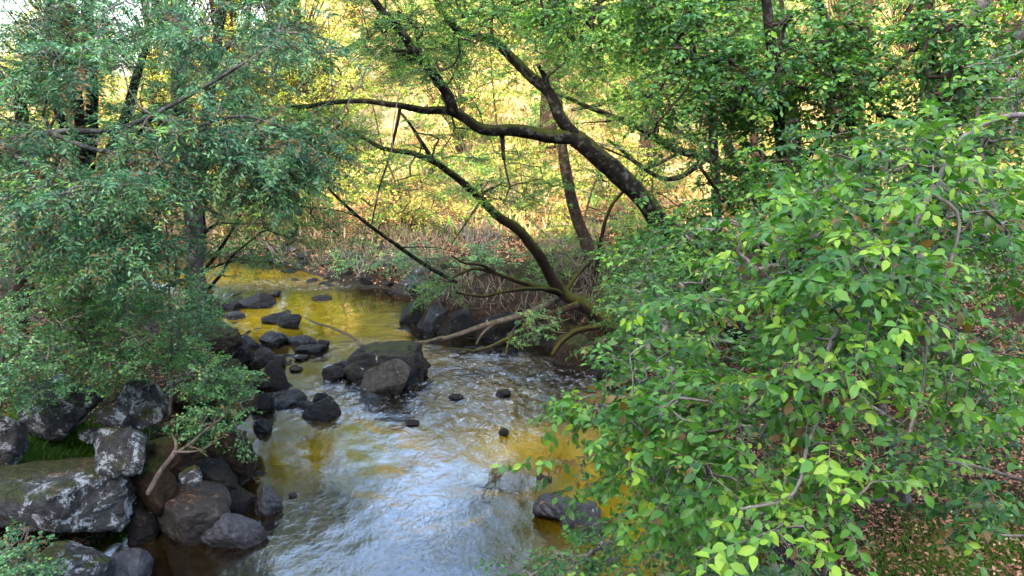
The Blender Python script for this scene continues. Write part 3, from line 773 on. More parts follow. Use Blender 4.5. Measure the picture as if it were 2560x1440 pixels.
# low mossy tree leaning from the root mass
grow('mossy_tree', 'crooked moss covered tree rising from the root mass at the right bank', 'tree',
 [([(1560, 840, 14.6), (1470, 772, 15), (1410, 735, 15.3), (1375, 690, 15.2), (1345, 635, 15), (1300, 580, 14.8), (1245, 540, 14.6), (1200, 490, 14.4), (1150, 450, 14.2), (1090, 410, 14), (1030, 385, 13.8), (960, 372, 13.6), (900, 340, 13.4), (840, 312, 13.2)], .16, .022),
  ([(1200, 490, 14.4), (1225, 475, 14.4), (1255, 460, 14.5)], .05, .02),
  ([(1090, 410, 14), (1060, 365, 14), (1030, 320, 14), (1000, 280, 13.9)], .045, .02),
  ([(1205, 500, 14.4), (1170, 550, 14.2), (1130, 610, 14)], .03, .01),
  ([(1400, 732, 15.3), (1350, 720, 15), (1290, 700, 14.8), (1235, 680, 14.6), (1190, 670, 14.4), (1150, 685, 14.2), (1120, 700, 14)], .062, .02),
  ([(1235, 680, 14.6), (1200, 662, 14.4), (1160, 658, 14.3), (1130, 640, 14.2)], .04, .015),
  ([(1430, 748, 15.3), (1380, 725, 15.1), (1320, 722, 14.8), (1260, 730, 14.6), (1200, 742, 14.4), (1140, 732, 14.2)], .058, .02),
  ([(1410, 735, 15.3), (1440, 690, 15.6), (1480, 650, 15.8)], .06, .03)],
 [(1250, 470, 14.3, 150, 50, .8, 22), (980, 360, 13.5, 150, 70, .8, 22), (1110, 700, 14, 90, 60, .7, 20), (1000, 480, 13.6, 120, 110, 1, 22)],
 'feather', 'leaf_feather', 'bark_moss', seed=22, scale=.85, rmax=.02)

grow('slender_tree', 'brown slightly leaning trunk standing behind the mossy tree', 'tree',
 [([(1492, 720, 17.5), (1475, 640, 17.6), (1450, 560, 17.7), (1425, 480, 17.8), (1410, 400, 17.9), (1400, 300, 18), (1380, 150, 18), (1350, -60, 18)], .17, .09)],
 [(1400, 400, 17.5, 160, 70, 1.2, 26), (1350, 200, 18.5, 260, 160, 2, 70, .15), (1330, 0, 19, 300, 160, 2, 90, .2)],
 'feather', 'leaf_feather', 'bark_brown', seed=23, scale=1.1)
grow('curved_sapling', 'thin mossy stem curving up right of the slender trunk', 'tree',
 [([(1488, 720, 16.6), (1492, 660, 16.6), (1502, 600, 16.6), (1520, 530, 16.6), (1560, 478, 16.6), (1600, 460, 16.4)], .06, .03),
  ([(1560, 478, 16.6), (1600, 500, 16.6), (1640, 500, 16.6)], .025, .01)],
 [(1640, 470, 16.5, 110, 60, .8, 22), (1540, 640, 16.5, 60, 60, .6, 14)], 'ovals', 'leaf_mid', 'bark_moss', seed=24, scale=1.1)
grow('arching_tree', 'dark tree with long limbs arching left behind the leaning trunk', 'tree',
 [([(2000, 620, 18), (1900, 470, 18), (1780, 400, 18), (1680, 370, 18), (1600, 320, 17.8), (1500, 280, 17.5), (1400, 235, 17.2)], .16, .04),
  ([(1850, 430, 18), (1800, 320, 18.2), (1740, 240, 18.4), (1640, 235, 18.4), (1560, 245, 18.4), (1480, 265, 18.2), (1430, 275, 18)], .11, .04),
  ([(1780, 310, 18.3), (1700, 250, 18.5), (1600, 170, 18.6), (1530, 130, 18.7), (1460, 80, 18.8)], .06, .02),
  ([(1900, 470, 18), (1800, 400, 19), (1650, 300, 19), (1500, 250, 19)], .07, .02),
  ([(1700, 380, 18), (1620, 420, 17.6), (1560, 390, 17.4), (1490, 360, 17.2)], .05, .015), ([(1640, 235, 18.4), (1600, 270, 18), (1530, 300, 17.8), (1440, 310, 17.6)], .04, .012), ([(1560, 245, 18.4), (1500, 190, 18.4), (1440, 150, 18.4), (1400, 90, 18.4)], .04, .012),
  ([(1760, 400, 18), (1700, 440, 18), (1640, 440, 18), (1560, 380, 18), (1520, 350, 18)], .09, .03)],
 [(1600, 130, 18.5, 260, 150, 2, 120, .25), (1560, 300, 18, 220, 80, 1.5, 45, .2), (1800, 200, 18.5, 200, 150, 2, 70, .1)],
 'feather', 'leaf_feather', 'bark_dark', seed=25, scale=1.1)

for k, (lb, tr_, bl) in enumerate([
 ('light lime green young tree behind the left fork of the mossy tree', [(1010, 650, 25), (1000, 500, 25), (960, 380, 25), (930, 260, 25)], [(960, 430, 25, 130, 110, 1.6, 80), (1080, 540, 24.5, 90, 70, 1.2, 44), (900, 240, 25, 120, 90, 1.5, 40)]),
 ('lime green young tree between the slender trunk and the curved stem', [(1480, 680, 23), (1460, 560, 23), (1500, 420, 23)], [(1420, 600, 22.5, 90, 70, 1, 40), (1560, 600, 22, 90, 80, 1, 34), (1480, 430, 23, 120, 60, 1.2, 36)]),
 ('yellow green young tree glowing behind the bare slanting branch', [(760, 640, 26), (750, 520, 26), (730, 400, 26)], [(740, 470, 26, 120, 110, 1.5, 60), (660, 560, 25.5, 100, 60, 1.2, 30)]),
 ('bright yellow green tree high behind the fork of the leaning tree', [(1260, 600, 28), (1250, 400, 28), (1230, 200, 28), (1220, 60, 28)], [(1230, 180, 28, 180, 120, 2, 90), (1150, 60, 28, 160, 90, 2, 50), (1290, 370, 28, 90, 70, 1.2, 20)]),
 ('bright yellow green tree above the arching limbs', [(1640, 560, 25), (1620, 380, 25), (1600, 200, 25), (1590, 60, 25)], [(1600, 190, 25, 190, 110, 2, 90), (1520, 30, 25, 190, 80, 2, 60), (1650, 380, 25, 110, 60, 1.2, 26)]),
 ('bright green tree filling the gap left of the leaning tree top', [(860, 560, 29), (840, 380, 29), (830, 200, 29), (820, 40, 29)], [(820, 150, 29, 170, 130, 2, 80), (690, 250, 29, 130, 110, 2, 50)]),
 ('golden green tree seen through the gap in the right hand trunks', [(2100, 520, 26), (2090, 300, 26), (2080, 120, 26), (2070, -30, 26)], [(2060, 150, 26, 150, 140, 2, 60), (2250, 260, 26, 150, 110, 2, 40), (1880, 260, 26, 120, 120, 2, 44)]),
]):
    grow('young_tree', lb, 'tree', [(tr_, .06, .02)], bl, 'ovals', 'leaf_sun', 'bark_brown', seed=500+k, scale=2.0, r0=.003, rmax=.03)
# ------------------------------------------------------------------ deadwood
log('fallen_log', 'long pale fallen log reaching from the right bank down to the water', [
 ([(1405, 742, 15.6), (1330, 778, 15.2), (1260, 800, 14.9), (1190, 820, 14.7), (1120, 843, 14.5), (1040, 856, 14.5), (960, 858, 14.5)], .075, .022),
 ([(1110, 842, 14.5), (1075, 852, 14.3), (1050, 862, 14.2)], .03, .012), ([(1230, 812, 14.8), (1205, 835, 14.6), (1190, 860, 14.4)], .035, .015)], 'bark_dead')
log('fallen_log', 'darker forked fallen log below the long pale one', [
 ([(1445, 762, 14.9), (1380, 785, 14.8), (1320, 812, 14.6), (1270, 845, 14.3), (1210, 872, 14.0), (1148, 884, 13.9)], .07, .022),
 ([(1280, 838, 14.3), (1270, 860, 14.0), (1265, 885, 13.8)], .03, .012), ([(1180, 878, 13.9), (1140, 872, 13.9), (1100, 872, 13.9)], .02, .008)], 'bark_brown')
log('dead_branch', 'thin dead branch angling out of the stream behind the big boulder', [
 ([(905, 866, 14.6), (880, 842, 14.8), (830, 820, 15.2), (790, 808, 15.5), (762, 793, 15.8)], .03, .018),
 ([(890, 852, 14.7), (860, 854, 14.7), (842, 854, 14.7)], .015, .006)], 'bark_dead', 'branch')
log('bare_branch', 'long bare dark branch slanting down from the left canopy to the right bank', [
 ([(820, 470, 13.5), (850, 500, 13.6), (900, 545, 13.8), (960, 590, 14), (1030, 640, 14.3), (1080, 672, 14.6), (1140, 705, 15)], .022, .045),
 ([(900, 545, 13.8), (860, 530, 13.6), (810, 520, 13.5)], .012, .005), ([(1000, 618, 14.1), (1090, 620, 14), (1180, 640, 14)], .012, .005)], 'bark_dark', 'branch')
log('mossy_root', 'mossy root bowing down to the right bank mud', [
 ([(1500, 815, 13.4), (1440, 830, 13.3), (1400, 860, 13.2), (1380, 892, 13.1)], .06, .04)], 'bark_moss', 'root')
log('dead_branch', 'dead forked branch lying over the left bank below the crag', [
 ([(370, 1235, 7.6), (400, 1180, 7.7), (430, 1140, 7.8), (440, 1110, 7.9), (428, 1080, 8)], .032, .015),
 ([(430, 1140, 7.8), (480, 1105, 7.9), (540, 1055, 8), (580, 1030, 8.1)], .018, .006), ([(436, 1130, 7.8), (500, 1125, 7.8), (560, 1090, 7.9)], .014, .005), ([(470, 1115, 7.9), (490, 1120, 7.8), (520, 1142, 7.7)], .01, .004)], 'bark_dead', 'branch')
log('dead_branch', 'thin fallen stick curled over the striated slate rock', [
 ([(1322, 1268, 8.8), (1350, 1245, 8.9), (1400, 1228, 9), (1460, 1226, 9.1), (1530, 1232, 9.2)], .012, .008)], 'twig_dark', 'stick')
log('fallen_stick', 'long stick slanting behind the grass on the left bank', [
 ([(190, 1062, 8.6), (240, 1030, 8.8), (300, 990, 9.1), (330, 965, 9.3)], .025, .012)], 'bark_dead', 'stick')

# ------------------------------------------------------------------ left side trees
grow('multi_stemmed_tree', 'dark many stemmed tree standing far left behind the bushes', 'tree',
 [([(230, 900, 11.5), (215, 700, 11.5), (205, 480, 11.5), (195, 300, 11.4), (180, 120, 11.3), (150, -100, 11.2)], .13, .06),
  ([(205, 500, 11.5), (225, 350, 11.6), (232, 200, 11.7), (225, 50, 11.8), (220, -100, 11.8)], .11, .06),
  ([(210, 560, 11.5), (270, 400, 11.6), (320, 270, 11.8), (345, 180, 12), (380, 60, 12.2), (400, -80, 12.3)], .10, .04),
  ([(205, 600, 11.5), (260, 480, 11.3), (330, 360, 11), (400, 270, 10.8)], .07, .02),
  ([(200, 420, 11.5), (150, 280, 11.4), (140, 150, 11.3), (120, -50, 11.2)], .08, .04)],
 [(120, 120, 11, 220, 180, 1.4, 170), (330, 100, 11.5, 200, 130, 1.4, 50), (100, 430, 10.8, 180, 140, 1.2, 120), (350, 330, 11.5, 180, 130, 1.3, 70), (60, 260, 11, 120, 120, 1, 40)],
 'feather', 'leaf_teal', 'bark_dark', seed=31, scale=1.0, vs=.3, v0=.38)
grow('pale_trunk_tree', 'grey barked tree with hanging twigs in the upper left', 'tree',
 [([(500, 800, 12.5), (490, 640, 12.5), (480, 480, 12.4), (455, 300, 12.3), (445, 200, 12.2), (450, 60, 12.1), (455, -120, 12)], .16, .09),
  ([(460, 230, 12.2), (520, 180, 12.1), (560, 120, 12), (620, 60, 12), (622, -80, 12)], .05, .035),
  ([(450, 250, 12.2), (380, 280, 12), (300, 300, 11.8)], .04, .015)],
 [(560, 90, 11.5, 200, 110, 1.2, 60), (480, 200, 11.5, 150, 110, 1, 32), (640, 200, 11, 120, 130, 1, 45)],
 'pin', 'leaf_teal', 'bark_grey', twm='twig', seed=32, scale=1.0)
grow('drooping_tree', 'feathery blue green tree hanging over the left bank', 'tree',
 [([(-260, 500, 8), (-80, 380, 8.2), (120, 330, 8.3), (300, 320, 8.4), (450, 250, 8.5), (600, 160, 8.6)], .05, .018),
  ([(120, 330, 8.3), (280, 380, 8), (450, 330, 7.9), (600, 290, 8), (740, 330, 8.2)], .03, .012),
  ([(280, 380, 8), (380, 440, 7.9), (470, 500, 7.9), (560, 540, 8)], .035, .01),
  ([(0, 360, 8), (120, 450, 7.8), (240, 560, 7.6), (330, 600, 7.6)], .04, .012)],
 [(520, 330, 8, 230, 120, .8, 90), (700, 370, 8.3, 130, 80, .7, 60), (400, 460, 7.8, 190, 110, .8, 70), (330, 580, 7.6, 150, 80, .6, 44), (110, 520, 7.6, 180, 120, .8, 60), (600, 440, 8.2, 130, 60, .8, 30),
  (300, 60, 8.5, 260, 90, 1, 26), (180, 160, 8, 150, 80, .8, 26), (60, 380, 8, 130, 110, .8, 34), (700, 80, 9, 120, 110, .8, 36)],
 'pin', 'leaf_teal', 'bark_grey', twm='twig', seed=33, scale=1.15, v0=.36, vs=.3, rmax=.009)
grow('forked_tree', 'dark leaning tree with low branches beside the far left shore', 'tree',
 [([(480, 800, 14.5), (488, 700, 14.5), (495, 600, 14.4), (500, 480, 14.3), (510, 350, 14.2), (530, 200, 14), (560, 0, 14)], .16, .08),
  ([(488, 700, 14.5), (530, 650, 14), (570, 590, 13.7), (605, 535, 13.5)], .05, .02),
  ([(500, 745, 14), (550, 690, 13.6), (580, 640, 13.4), (640, 590, 13.2)], .045, .012),
  ([(490, 690, 14.4), (540, 665, 14.2), (600, 650, 14), (700, 640, 13.8)], .035, .012),
  ([(495, 600, 14.4), (540, 560, 14), (600, 558, 13.8), (680, 560, 13.6)], .04, .012)],
 [(680, 560, 13.5, 170, 70, 1.2, 60), (640, 640, 13.5, 130, 35, 1, 22), (560, 520, 13.8, 150, 80, 1, 40), (800, 600, 13.5, 90, 60, .8, 16), (780, 480, 13.5, 110, 80, 1, 24)],
 'feather', 'leaf_feather', 'bark_dark', seed=34, scale=.75, v0=.4)
grow('red_trunk_tree', 'reddish brown trunk among shade at the left edge', 'tree',
 [([(40, 900, 11), (60, 700, 11), (66, 600, 11), (64, 500, 11), (60, 380, 11), (50, 200, 11)], .15, .08)],
 [(60, 300, 11, 160, 120, 1, 40), (0, 640, 10.5, 100, 60, .8, 18)], 'round', 'leaf_mid', 'bark_brown', seed=35)

log('bare_branch', 'thin bare twig curving down through the lit gap from the leaning tree', [
 ([(1125, 280, 12.3), (1060, 180, 11.6), (1010, 200, 11.4), (985, 300, 11.3), (978, 380, 11.3), (950, 470, 11.4), (935, 520, 11.4)], .009, .004)], 'twig', 'branch')
log('bare_branch', 'pale thin twig slanting up from the left foliage to the leaning tree fork', [
 ([(830, 330, 11), (880, 240, 11), (930, 150, 11.2), (980, 100, 11.4)], .011, .005), ([(880, 240, 11), (900, 200, 11.1), (905, 150, 11.1)], .006, .003)], 'twig', 'branch')
log('bare_branch', 'straight pale dead pole leaning behind the mossy tree base', [
 ([(1480, 720, 16), (1430, 650, 16.2), (1370, 590, 16.4), (1310, 540, 16.6)], .02, .008)], 'bark_dead', 'branch')
log('bare_branch', 'long grey twig crossing to the right in front of the lower slope', [
 ([(1470, 350, 13.5), (1560, 375, 13.6), (1650, 395, 13.8), (1740, 420, 14)], .012, .006)], 'twig', 'branch')
# saplings and bushes on the left bank
grow('sapling', 'slender pale stemmed sapling rising from the mossy crag', 'sapling',
 [([(424, 1035, 8.9), (428, 950, 8.9), (430, 850, 8.8), (425, 760, 8.8), (422, 700, 8.7), (418, 620, 8.7), (416, 540, 8.6)], .022, .010),
  ([(424, 705, 8.7), (380, 685, 8.6), (335, 663, 8.5), (300, 662, 8.4)], .011, .004),
  ([(424, 705, 8.7), (470, 670, 8.7), (510, 640, 8.7), (560, 600, 8.7)], .011, .004),
  ([(428, 900, 8.8), (405, 860, 8.7), (390, 820, 8.6)], .008, .003)],
 [(450, 740, 8.6, 110, 70, .5, 26), (400, 620, 8.5, 100, 50, .5, 12), (480, 640, 8.7, 90, 50, .5, 12)], 'round', 'leaf_bush', 'twig', twm='twig', seed=41, names=('stem', 'branch'))
def bush(label, base, blobs, sty='round', lm='leaf_bush', seed=1, scale=1.0, v0=.45, name='bush', nst=5, zb=None, twm='twig', r=.014, cat='bush', group=None):
    blobs = [b[:6]+(int(b[6]*1.7),)+b[7:] for b in blobs]
    bp = on(base[0], base[1], zb) if zb is not None else np.asarray(base, float)
    limbs = []; rg = np.random.default_rng(seed)
    for k in range(nst):
        b = blobs[k % len(blobs)]
        tp = at(b[0]+rg.uniform(-.6, .6)*b[3], b[1]+rg.uniform(-.6, .2)*b[4], b[2]+rg.uniform(-.5, .5)*b[5])
        b0 = bp+np.array([rg.uniform(-.15, .15), rg.uniform(-.15, .15), -.05])
        md = (b0+tp)/2+rg.normal(0, .08, 3); md[2] += .15
        limbs.append(([b0, md, tp], r*rg.uniform(.7, 1.2), r*.35))
    return grow(name, label, cat, limbs, blobs, sty, lm, 'twig' if twm == 'twig' else 'bark_dark', twm=twm, seed=seed, scale=scale, v0=v0, base=bp, names=('stem', 'stem'), group=group, rmax=.012)
bush('wide light green bush along the top of the left bank', (250, 1000), [(180, 880, 8.6, 170, 110, .6, 60), (330, 850, 8.6, 170, 110, .6, 55), (480, 950, 8.4, 90, 60, .4, 16)], seed=51, zb=1.1, nst=8)
bush('pale green bush overhanging the wide bush at mid left', (160, 820), [(120, 680, 9, 180, 90, .8, 60), (260, 700, 9, 150, 80, .7, 46), (60, 780, 8.7, 130, 70, .6, 36)], seed=52, zb=1.3, nst=7, v0=.55)
bush('deep green bush reaching the left edge of the view', (20, 960), [(20, 900, 7.8, 140, 80, .6, 46), (60, 960, 7.9, 110, 40, .5, 20)], seed=53, zb=1.2, v0=.35)
bush('leafy bush behind the sapling at the bank top', (480, 880), [(520, 760, 10.5, 70, 80, .6, 24), (340, 780, 10, 150, 110, .8, 60), (430, 820, 9.8, 100, 70, .6, 26)], seed=54, zb=.8, v0=.4)
bush('trailing shrub hanging over the crag edge', (560, 1000), [(600, 990, 8.7, 50, 70, .3, 18), (560, 1050, 8.3, 80, 50, .3, 18), (500, 1080, 8.2, 60, 50, .3, 10), (540, 960, 8.8, 70, 40, .3, 10)], seed=55, zb=.7, v0=.4, nst=6)
bush('dark leafy plant in the bottom left corner', (20, 1430), [(20, 1400, 6.2, 90, 60, .4, 26), (70, 1430, 6.0, 80, 30, .3, 10)], seed=56, zb=.6, v0=.35, scale=.9)
bush('small plant behind the far left trunks', (150, 650), [(100, 600, 10.5, 160, 60, .8, 40), (330, 640, 10.2, 140, 60, .8, 34)], seed=57, zb=1.8, v0=.4)
bush('bright low plant beside the crag top', (460, 930), [(470, 900, 9, 90, 40, .4, 14), (540, 940, 9, 60, 40, .4, 10)], seed=58, zb=.9, v0=.6)

# ------------------------------------------------------------------ right side: foreground tree
grow('broad_leaved_tree', 'bright green broad leaved tree with pale twigs filling the right foreground', 'tree',
 [([(3000, 1600, 4.6), (2900, 900, 4.4), (2800, 450, 4.2), (2740, 150, 4.1), (2700, -80, 4.1)], .035, .018),
  ([(2800, 450, 4.2), (2620, 300, 3.9), (2440, 320, 3.6), (2330, 480, 3.4), (2280, 580, 3.3), (2230, 660, 3.2), (2150, 760, 3.1), (2080, 850, 3.0), (2058, 950, 2.9), (2050, 1030, 2.85), (2015, 1120, 2.8), (2000, 1200, 2.75), (1960, 1250, 2.7), (1850, 1272, 2.65)], .016, .005),
  ([(2050, 990, 2.9), (1950, 1040, 3.2), (1800, 1052, 3.5), (1650, 1048, 3.9), (1500, 1010, 4.2)], .009, .003),
  ([(2080, 850, 3.0), (1980, 950, 3.2), (1880, 1010, 3.4), (1700, 1170, 3.6), (1500, 1150, 3.9)], .008, .003),
  ([(2060, 1440, 3.4), (2070, 1400, 3.35), (2105, 1320, 3.2), (2118, 1240, 3.1), (2090, 1120, 3.0)], .010, .006),
  ([(2230, 660, 3.2), (2150, 620, 3.3), (2050, 590, 3.5), (1950, 640, 3.8)], .008, .003),
  ([(2330, 480, 3.4), (2400, 560, 3.3), (2330, 800, 3.1), (2300, 1000, 3.0), (2230, 1080, 3.0)], .009, .003),
  ([(2000, 1200, 2.75), (1950, 1320, 2.8), (1900, 1420, 2.9)], .006, .003)],
 [(2450, 620, 3.6, 120, 120, .4, 19), (2080, 560, 3.6, 190, 120, .5, 40, .15), (2350, 420, 3.6, 130, 110, .4, 21, .2), (2200, 720, 3.2, 210, 130, .45, 46, .1), (1900, 760, 3.9, 210, 130, .5, 46), (2350, 900, 3.3, 140, 120, .4, 24, .1),
  (2050, 950, 3.0, 200, 130, .4, 35, .1), (1780, 1050, 3.5, 220, 100, .45, 46), (1560, 1000, 4.1, 160, 60, .4, 21), (1550, 1150, 3.9, 160, 50, .35, 20), (1800, 1180, 3.2, 180, 90, .4, 29, .1), (2080, 1200, 2.8, 130, 110, .3, 19, .2),
  (1950, 1290, 2.7, 150, 60, .3, 12, .2), (1700, 1280, 3.6, 150, 60, .4, 16), (1680, 880, 4.3, 180, 100, .5, 35)],
 'oval', 'leaf_near', 'twig', twm='twig', seed=61, v0=.46, vs=.22, rmax=.008, r0=.0028, names=('trunk', 'branch'))
grow('broad_leaved_tree', 'leafy low tree behind the bright foreground twigs on the right bank', 'tree',
 [([(2250, 1250, 6.8), (2200, 1000, 6.6), (2150, 800, 6.5), (2050, 600, 6.4), (1900, 480, 6.3)], .07, .02),
  ([(2200, 1000, 6.6), (2000, 900, 6.2), (1800, 850, 6), (1600, 850, 6)], .035, .01),
  ([(2150, 800, 6.5), (2300, 650, 6.4), (2450, 550, 6.3)], .03, .01),
  ([(2250, 1250, 6.8), (2000, 1250, 6.2), (1800, 1320, 5.8), (1550, 1380, 5.6)], .03, .01)],
 [(1750, 700, 6.6, 200, 120, 1, 60), (1950, 600, 6.5, 240, 140, 1, 70), (1650, 850, 6.2, 170, 90, .8, 48), (2000, 880, 6.2, 250, 130, .8, 60, -.1), (2350, 700, 6.2, 230, 150, .8, 44, -.1), (2450, 930, 5.6, 150, 110, .7, 18, -.15),
  (1750, 1000, 6, 180, 90, .7, 34), (1900, 1120, 5.8, 200, 90, .7, 32, -.1), (1650, 1330, 5.4, 200, 90, .6, 40), (1850, 1400, 5, 220, 80, .6, 40), (1480, 1400, 5.2, 110, 40, .4, 14), (1340, 1425, 5.4, 90, 25, .3, 7), (2200, 1080, 5.6, 150, 80, .6, 12, -.15), (2400, 420, 5.8, 200, 150, .8, 60), (2150, 420, 6.2, 220, 130, .8, 56), (2500, 200, 6, 120, 130, .7, 30)],
 'ovals', 'leaf_mid', 'bark_grey', twm='twig', seed=62, v0=.5, vs=.2, r0=.003)
grow('broad_leaved_tree', 'darker leafy branch reaching in from the lower right edge', 'tree',
 [([(2900, 1300, 4.2), (2700, 1250, 4.0), (2560, 1200, 3.9), (2450, 1170, 3.8), (2360, 1150, 3.7)], .02, .005), ([(2700, 1250, 4), (2600, 1330, 3.9), (2480, 1330, 3.8), (2420, 1260, 3.8)], .01, .004)],
 [(2460, 1160, 3.8, 120, 60, .35, 16), (2480, 1280, 3.8, 110, 50, .35, 12), (2540, 1060, 3.9, 70, 60, .3, 8)],
 'oval', 'leaf_mid', 'twig', twm='twig', seed=63, v0=.55, rmax=.005, r0=.0022, names=('trunk', 'branch'))
grow('understorey_tree', 'dense green tree filling the middle of the right bank', 'tree',
 [([(2000, 900, 9.5), (1980, 700, 9.4), (1960, 450, 9.3), (1950, 300, 9.2), (1925, 100, 9), (1900, -200, 9)], .09, .05),
  ([(1980, 700, 9.4), (1850, 550, 9.2), (1750, 420, 9.2)], .05, .02), ([(1960, 450, 9.3), (2100, 300, 9.3), (2250, 150, 9.3)], .05, .02)],
 [(1850, 480, 9.3, 240, 110, 1, 85), (1800, 270, 9.5, 200, 140, 1, 75), (1950, 100, 9.5, 260, 120, 1.2, 110), (2150, 300, 9.2, 250, 130, 1, 110), (2300, 480, 9, 240, 110, 1, 70), (1740, 610, 9, 170, 70, .9, 80), (1780, 60, 10, 170, 90, 1, 90), (2430, 300, 8.8, 170, 130, 1, 90), (2480, 560, 8.4, 150, 110, 1, 60), (2300, 130, 8.6, 260, 130, 1, 110), (1850, 180, 8.8, 220, 110, 1, 60), (2050, 420, 8.4, 240, 80, 1, 50), (2100, 550, 8.8, 200, 90, 1, 50)],
 'ovals', 'leaf_mid', 'bark_dark', twm='twig_dark', seed=64, v0=.55, scale=1.4)
grow('understorey_tree', 'green tree above the arching limbs in the top right middle', 'tree',
 [([(1800, 800, 13), (1790, 500, 13.5), (1770, 200, 14), (1740, 0, 14), (1700, -200, 14)], .11, .05), ([(1780, 300, 13.8), (1700, 150, 14), (1650, 50, 14)], .05, .02)],
 [(1650, 60, 14, 170, 120, 1.2, 80, .1), (1760, 330, 14, 150, 130, 1.2, 50), (1900, 50, 14, 200, 120, 1.2, 60), (1700, 200, 14.5, 150, 90, 1, 36, .1)],
 'ovals', 'leaf_mid', 'bark_dark', seed=65, v0=.55, scale=1.35)

grow('overhanging_tree', 'green leafy boughs hanging in from the top edge right of the leaning tree', 'tree',
 [([(2250, 900, 9.8), (2150, 400, 10), (2050, 0, 10), (1900, -300, 10), (1700, -200, 9.9), (1550, -30, 9.8), (1420, 60, 9.8)], .09, .015),
  ([(1700, -200, 9.9), (1720, 0, 9.6), (1740, 160, 9.4)], .03, .01)],
 [(1580, 50, 9.8, 240, 90, .8, 100, .1), (1360, 10, 10.2, 190, 60, .7, 50, .1), (1760, 190, 9.3, 190, 120, .8, 90, .05), (1960, 230, 9.2, 180, 90, .8, 60)],
 'ovals', 'leaf_mid', 'bark_dark', seed=66, v0=.52, scale=1.25)
def trunk_tree(label, limbs, blobs, bark, seed, sty='ovals', lm='leaf_mid', scale=1.3, v0=.45, cat='tree', name='woodland_tree', group=None):
    return grow(name, label, cat, limbs, blobs, sty, lm, bark, seed=seed, scale=scale, v0=v0, group=group)
trunk_tree('upright dark trunk in front of the sunlit slope at upper right centre', [([(1995, 700, 13), (1990, 480, 13), (1980, 300, 13), (1960, 160, 13), (1940, 0, 13), (1920, -150, 13)], .14, .10)], [(2000, -60, 13, 260, 90, 1.5, 50), (2080, 120, 13.5, 140, 80, 1, 24)], 'bark_dark', 71)
trunk_tree('thick dark trunk at the top right with lit slope on both sides', [([(2340, 700, 15), (2330, 400, 15), (2322, 200, 15), (2318, 60, 15), (2310, -100, 15)],   .17, .14)], [(2300, -60, 15, 220, 90, 1.5, 40), (2230, 60, 15, 80, 60, 1, 10)], 'bark_dark', 72)
trunk_tree('pale grey trunk leaning right in the top right corner', [([(2290, 620, 10), (2300, 480, 10), (2340, 280, 10), (2390, 150, 10), (2440, 60, 10), (2490, -60, 10)], .12, .09)], [(2480, -60, 10, 200, 80, 1.2, 34), (2420, 400, 10, 140, 90, .8, 40), (2470, 150, 9.5, 140, 110, .8, 34)], 'bark_grey', 73, scale=1.1)
trunk_tree('long grey limb slanting up to the right edge of the view', [([(2280, 420, 9), (2400, 240, 9), (2480, 160, 9), (2580, 70, 9), (2700, -30, 9)], .045, .07)], [(2560, -30, 9, 160, 80, 1, 24), (2500, 330, 9, 120, 60, .8, 18)], 'bark_grey', 74, scale=1.1)
trunk_tree('dark slanting trunk crossing the lit gap at the right edge', [([(2420, 420, 14), (2480, 200, 14), (2560, 60, 14), (2640, -80, 14)], .09, .08)], [(2600, -40, 14, 160, 80, 1, 20)], 'bark_dark', 75)
trunk_tree('slim trunk standing right of centre on the far slope', [([(1880, 620, 17), (1885, 400, 17), (1880, 200, 17), (1870, 0, 17)], .10, .07)], [(1860, -20, 17, 180, 80, 1.2, 30)], 'bark_brown', 76)
trunk_tree('slim brown trunk between the thick dark trunk and the upright one', [([(2160, 600, 18), (2150, 350, 18), (2165, 150, 18), (2170, -60, 18)], .10, .08)], [(2160, -60, 18, 200, 80, 1.2, 30)], 'bark_brown', 77)
# cut branch stub with pale round face
o = log('cut_stub', 'pale round sawn branch end among the right leaves', [([(2352, 300, 8.8), (2347, 282, 8.75), (2345, 268, 8.7)], .05, .06)], 'twig', 'branch stub')

# right bank low plants
bush('low green plant at the foot of the right bank near the logs', (1560, 800), [(1560, 700, 12, 90, 60, .6, 26), (1640, 640, 12, 100, 60, .6, 26), (1600, 800, 11.5, 90, 60, .6, 22)], 'ovals', 'leaf_mid', seed=81, zb=.8)
bush('ferny green growth draping the fallen logs', (1340, 830), [(1330, 820, 14.5, 80, 40, .4, 22, .3), (1290, 840, 14.3, 50, 30, .3, 10, .3), (1380, 790, 14.8, 70, 25, .4, 10, .3)], 'round', 'leaf_bush', seed=82, zb=.3, v0=.35, scale=.7, cat='plant', name='trailing_plant')
bush('shady undergrowth plant at the right edge below the leaves', (2450, 1000), [(2480, 880, 6.5, 130, 100, .6, 26), (2400, 1060, 6.3, 120, 60, .5, 16)], 'ovals', 'leaf_mid', seed=83, zb=1.7, v0=.3)
bush('bright green bush below the leaning trunk', (1720, 800), [(1720, 740, 10.5, 120, 60, .6, 30), (1620, 740, 11, 80, 70, .6, 26), (1560, 640, 12.5, 60, 50, .5, 12)], 'ovals', 'leaf_near', seed=84, zb=1.0, v0=.55)
bush('teal leafed shrub on the rooty bank beside the mossy limbs', (1120, 760), [(1080, 700, 15.5, 70, 50, .5, 16), (1000, 660, 16.5, 70, 50, .5, 14), (1080, 640, 16, 80, 40, .5, 12)], 'round', 'leaf_teal', seed=85, zb=.5, v0=.5)
bush('small mint green shrub growing on the far bank cobbles', (900, 690), [(880, 640, 20.5, 60, 35, .6, 16), (960, 660, 20, 60, 30, .6, 14)], seed=91, zb=.4, v0=.5, scale=1.3)
bush('green shrub behind the bowed mossy limbs', (1180, 690), [(1160, 640, 18.5, 90, 40, .7, 24), (1260, 650, 18, 80, 50, .7, 20)], seed=92, zb=.8, v0=.45, scale=1.3)
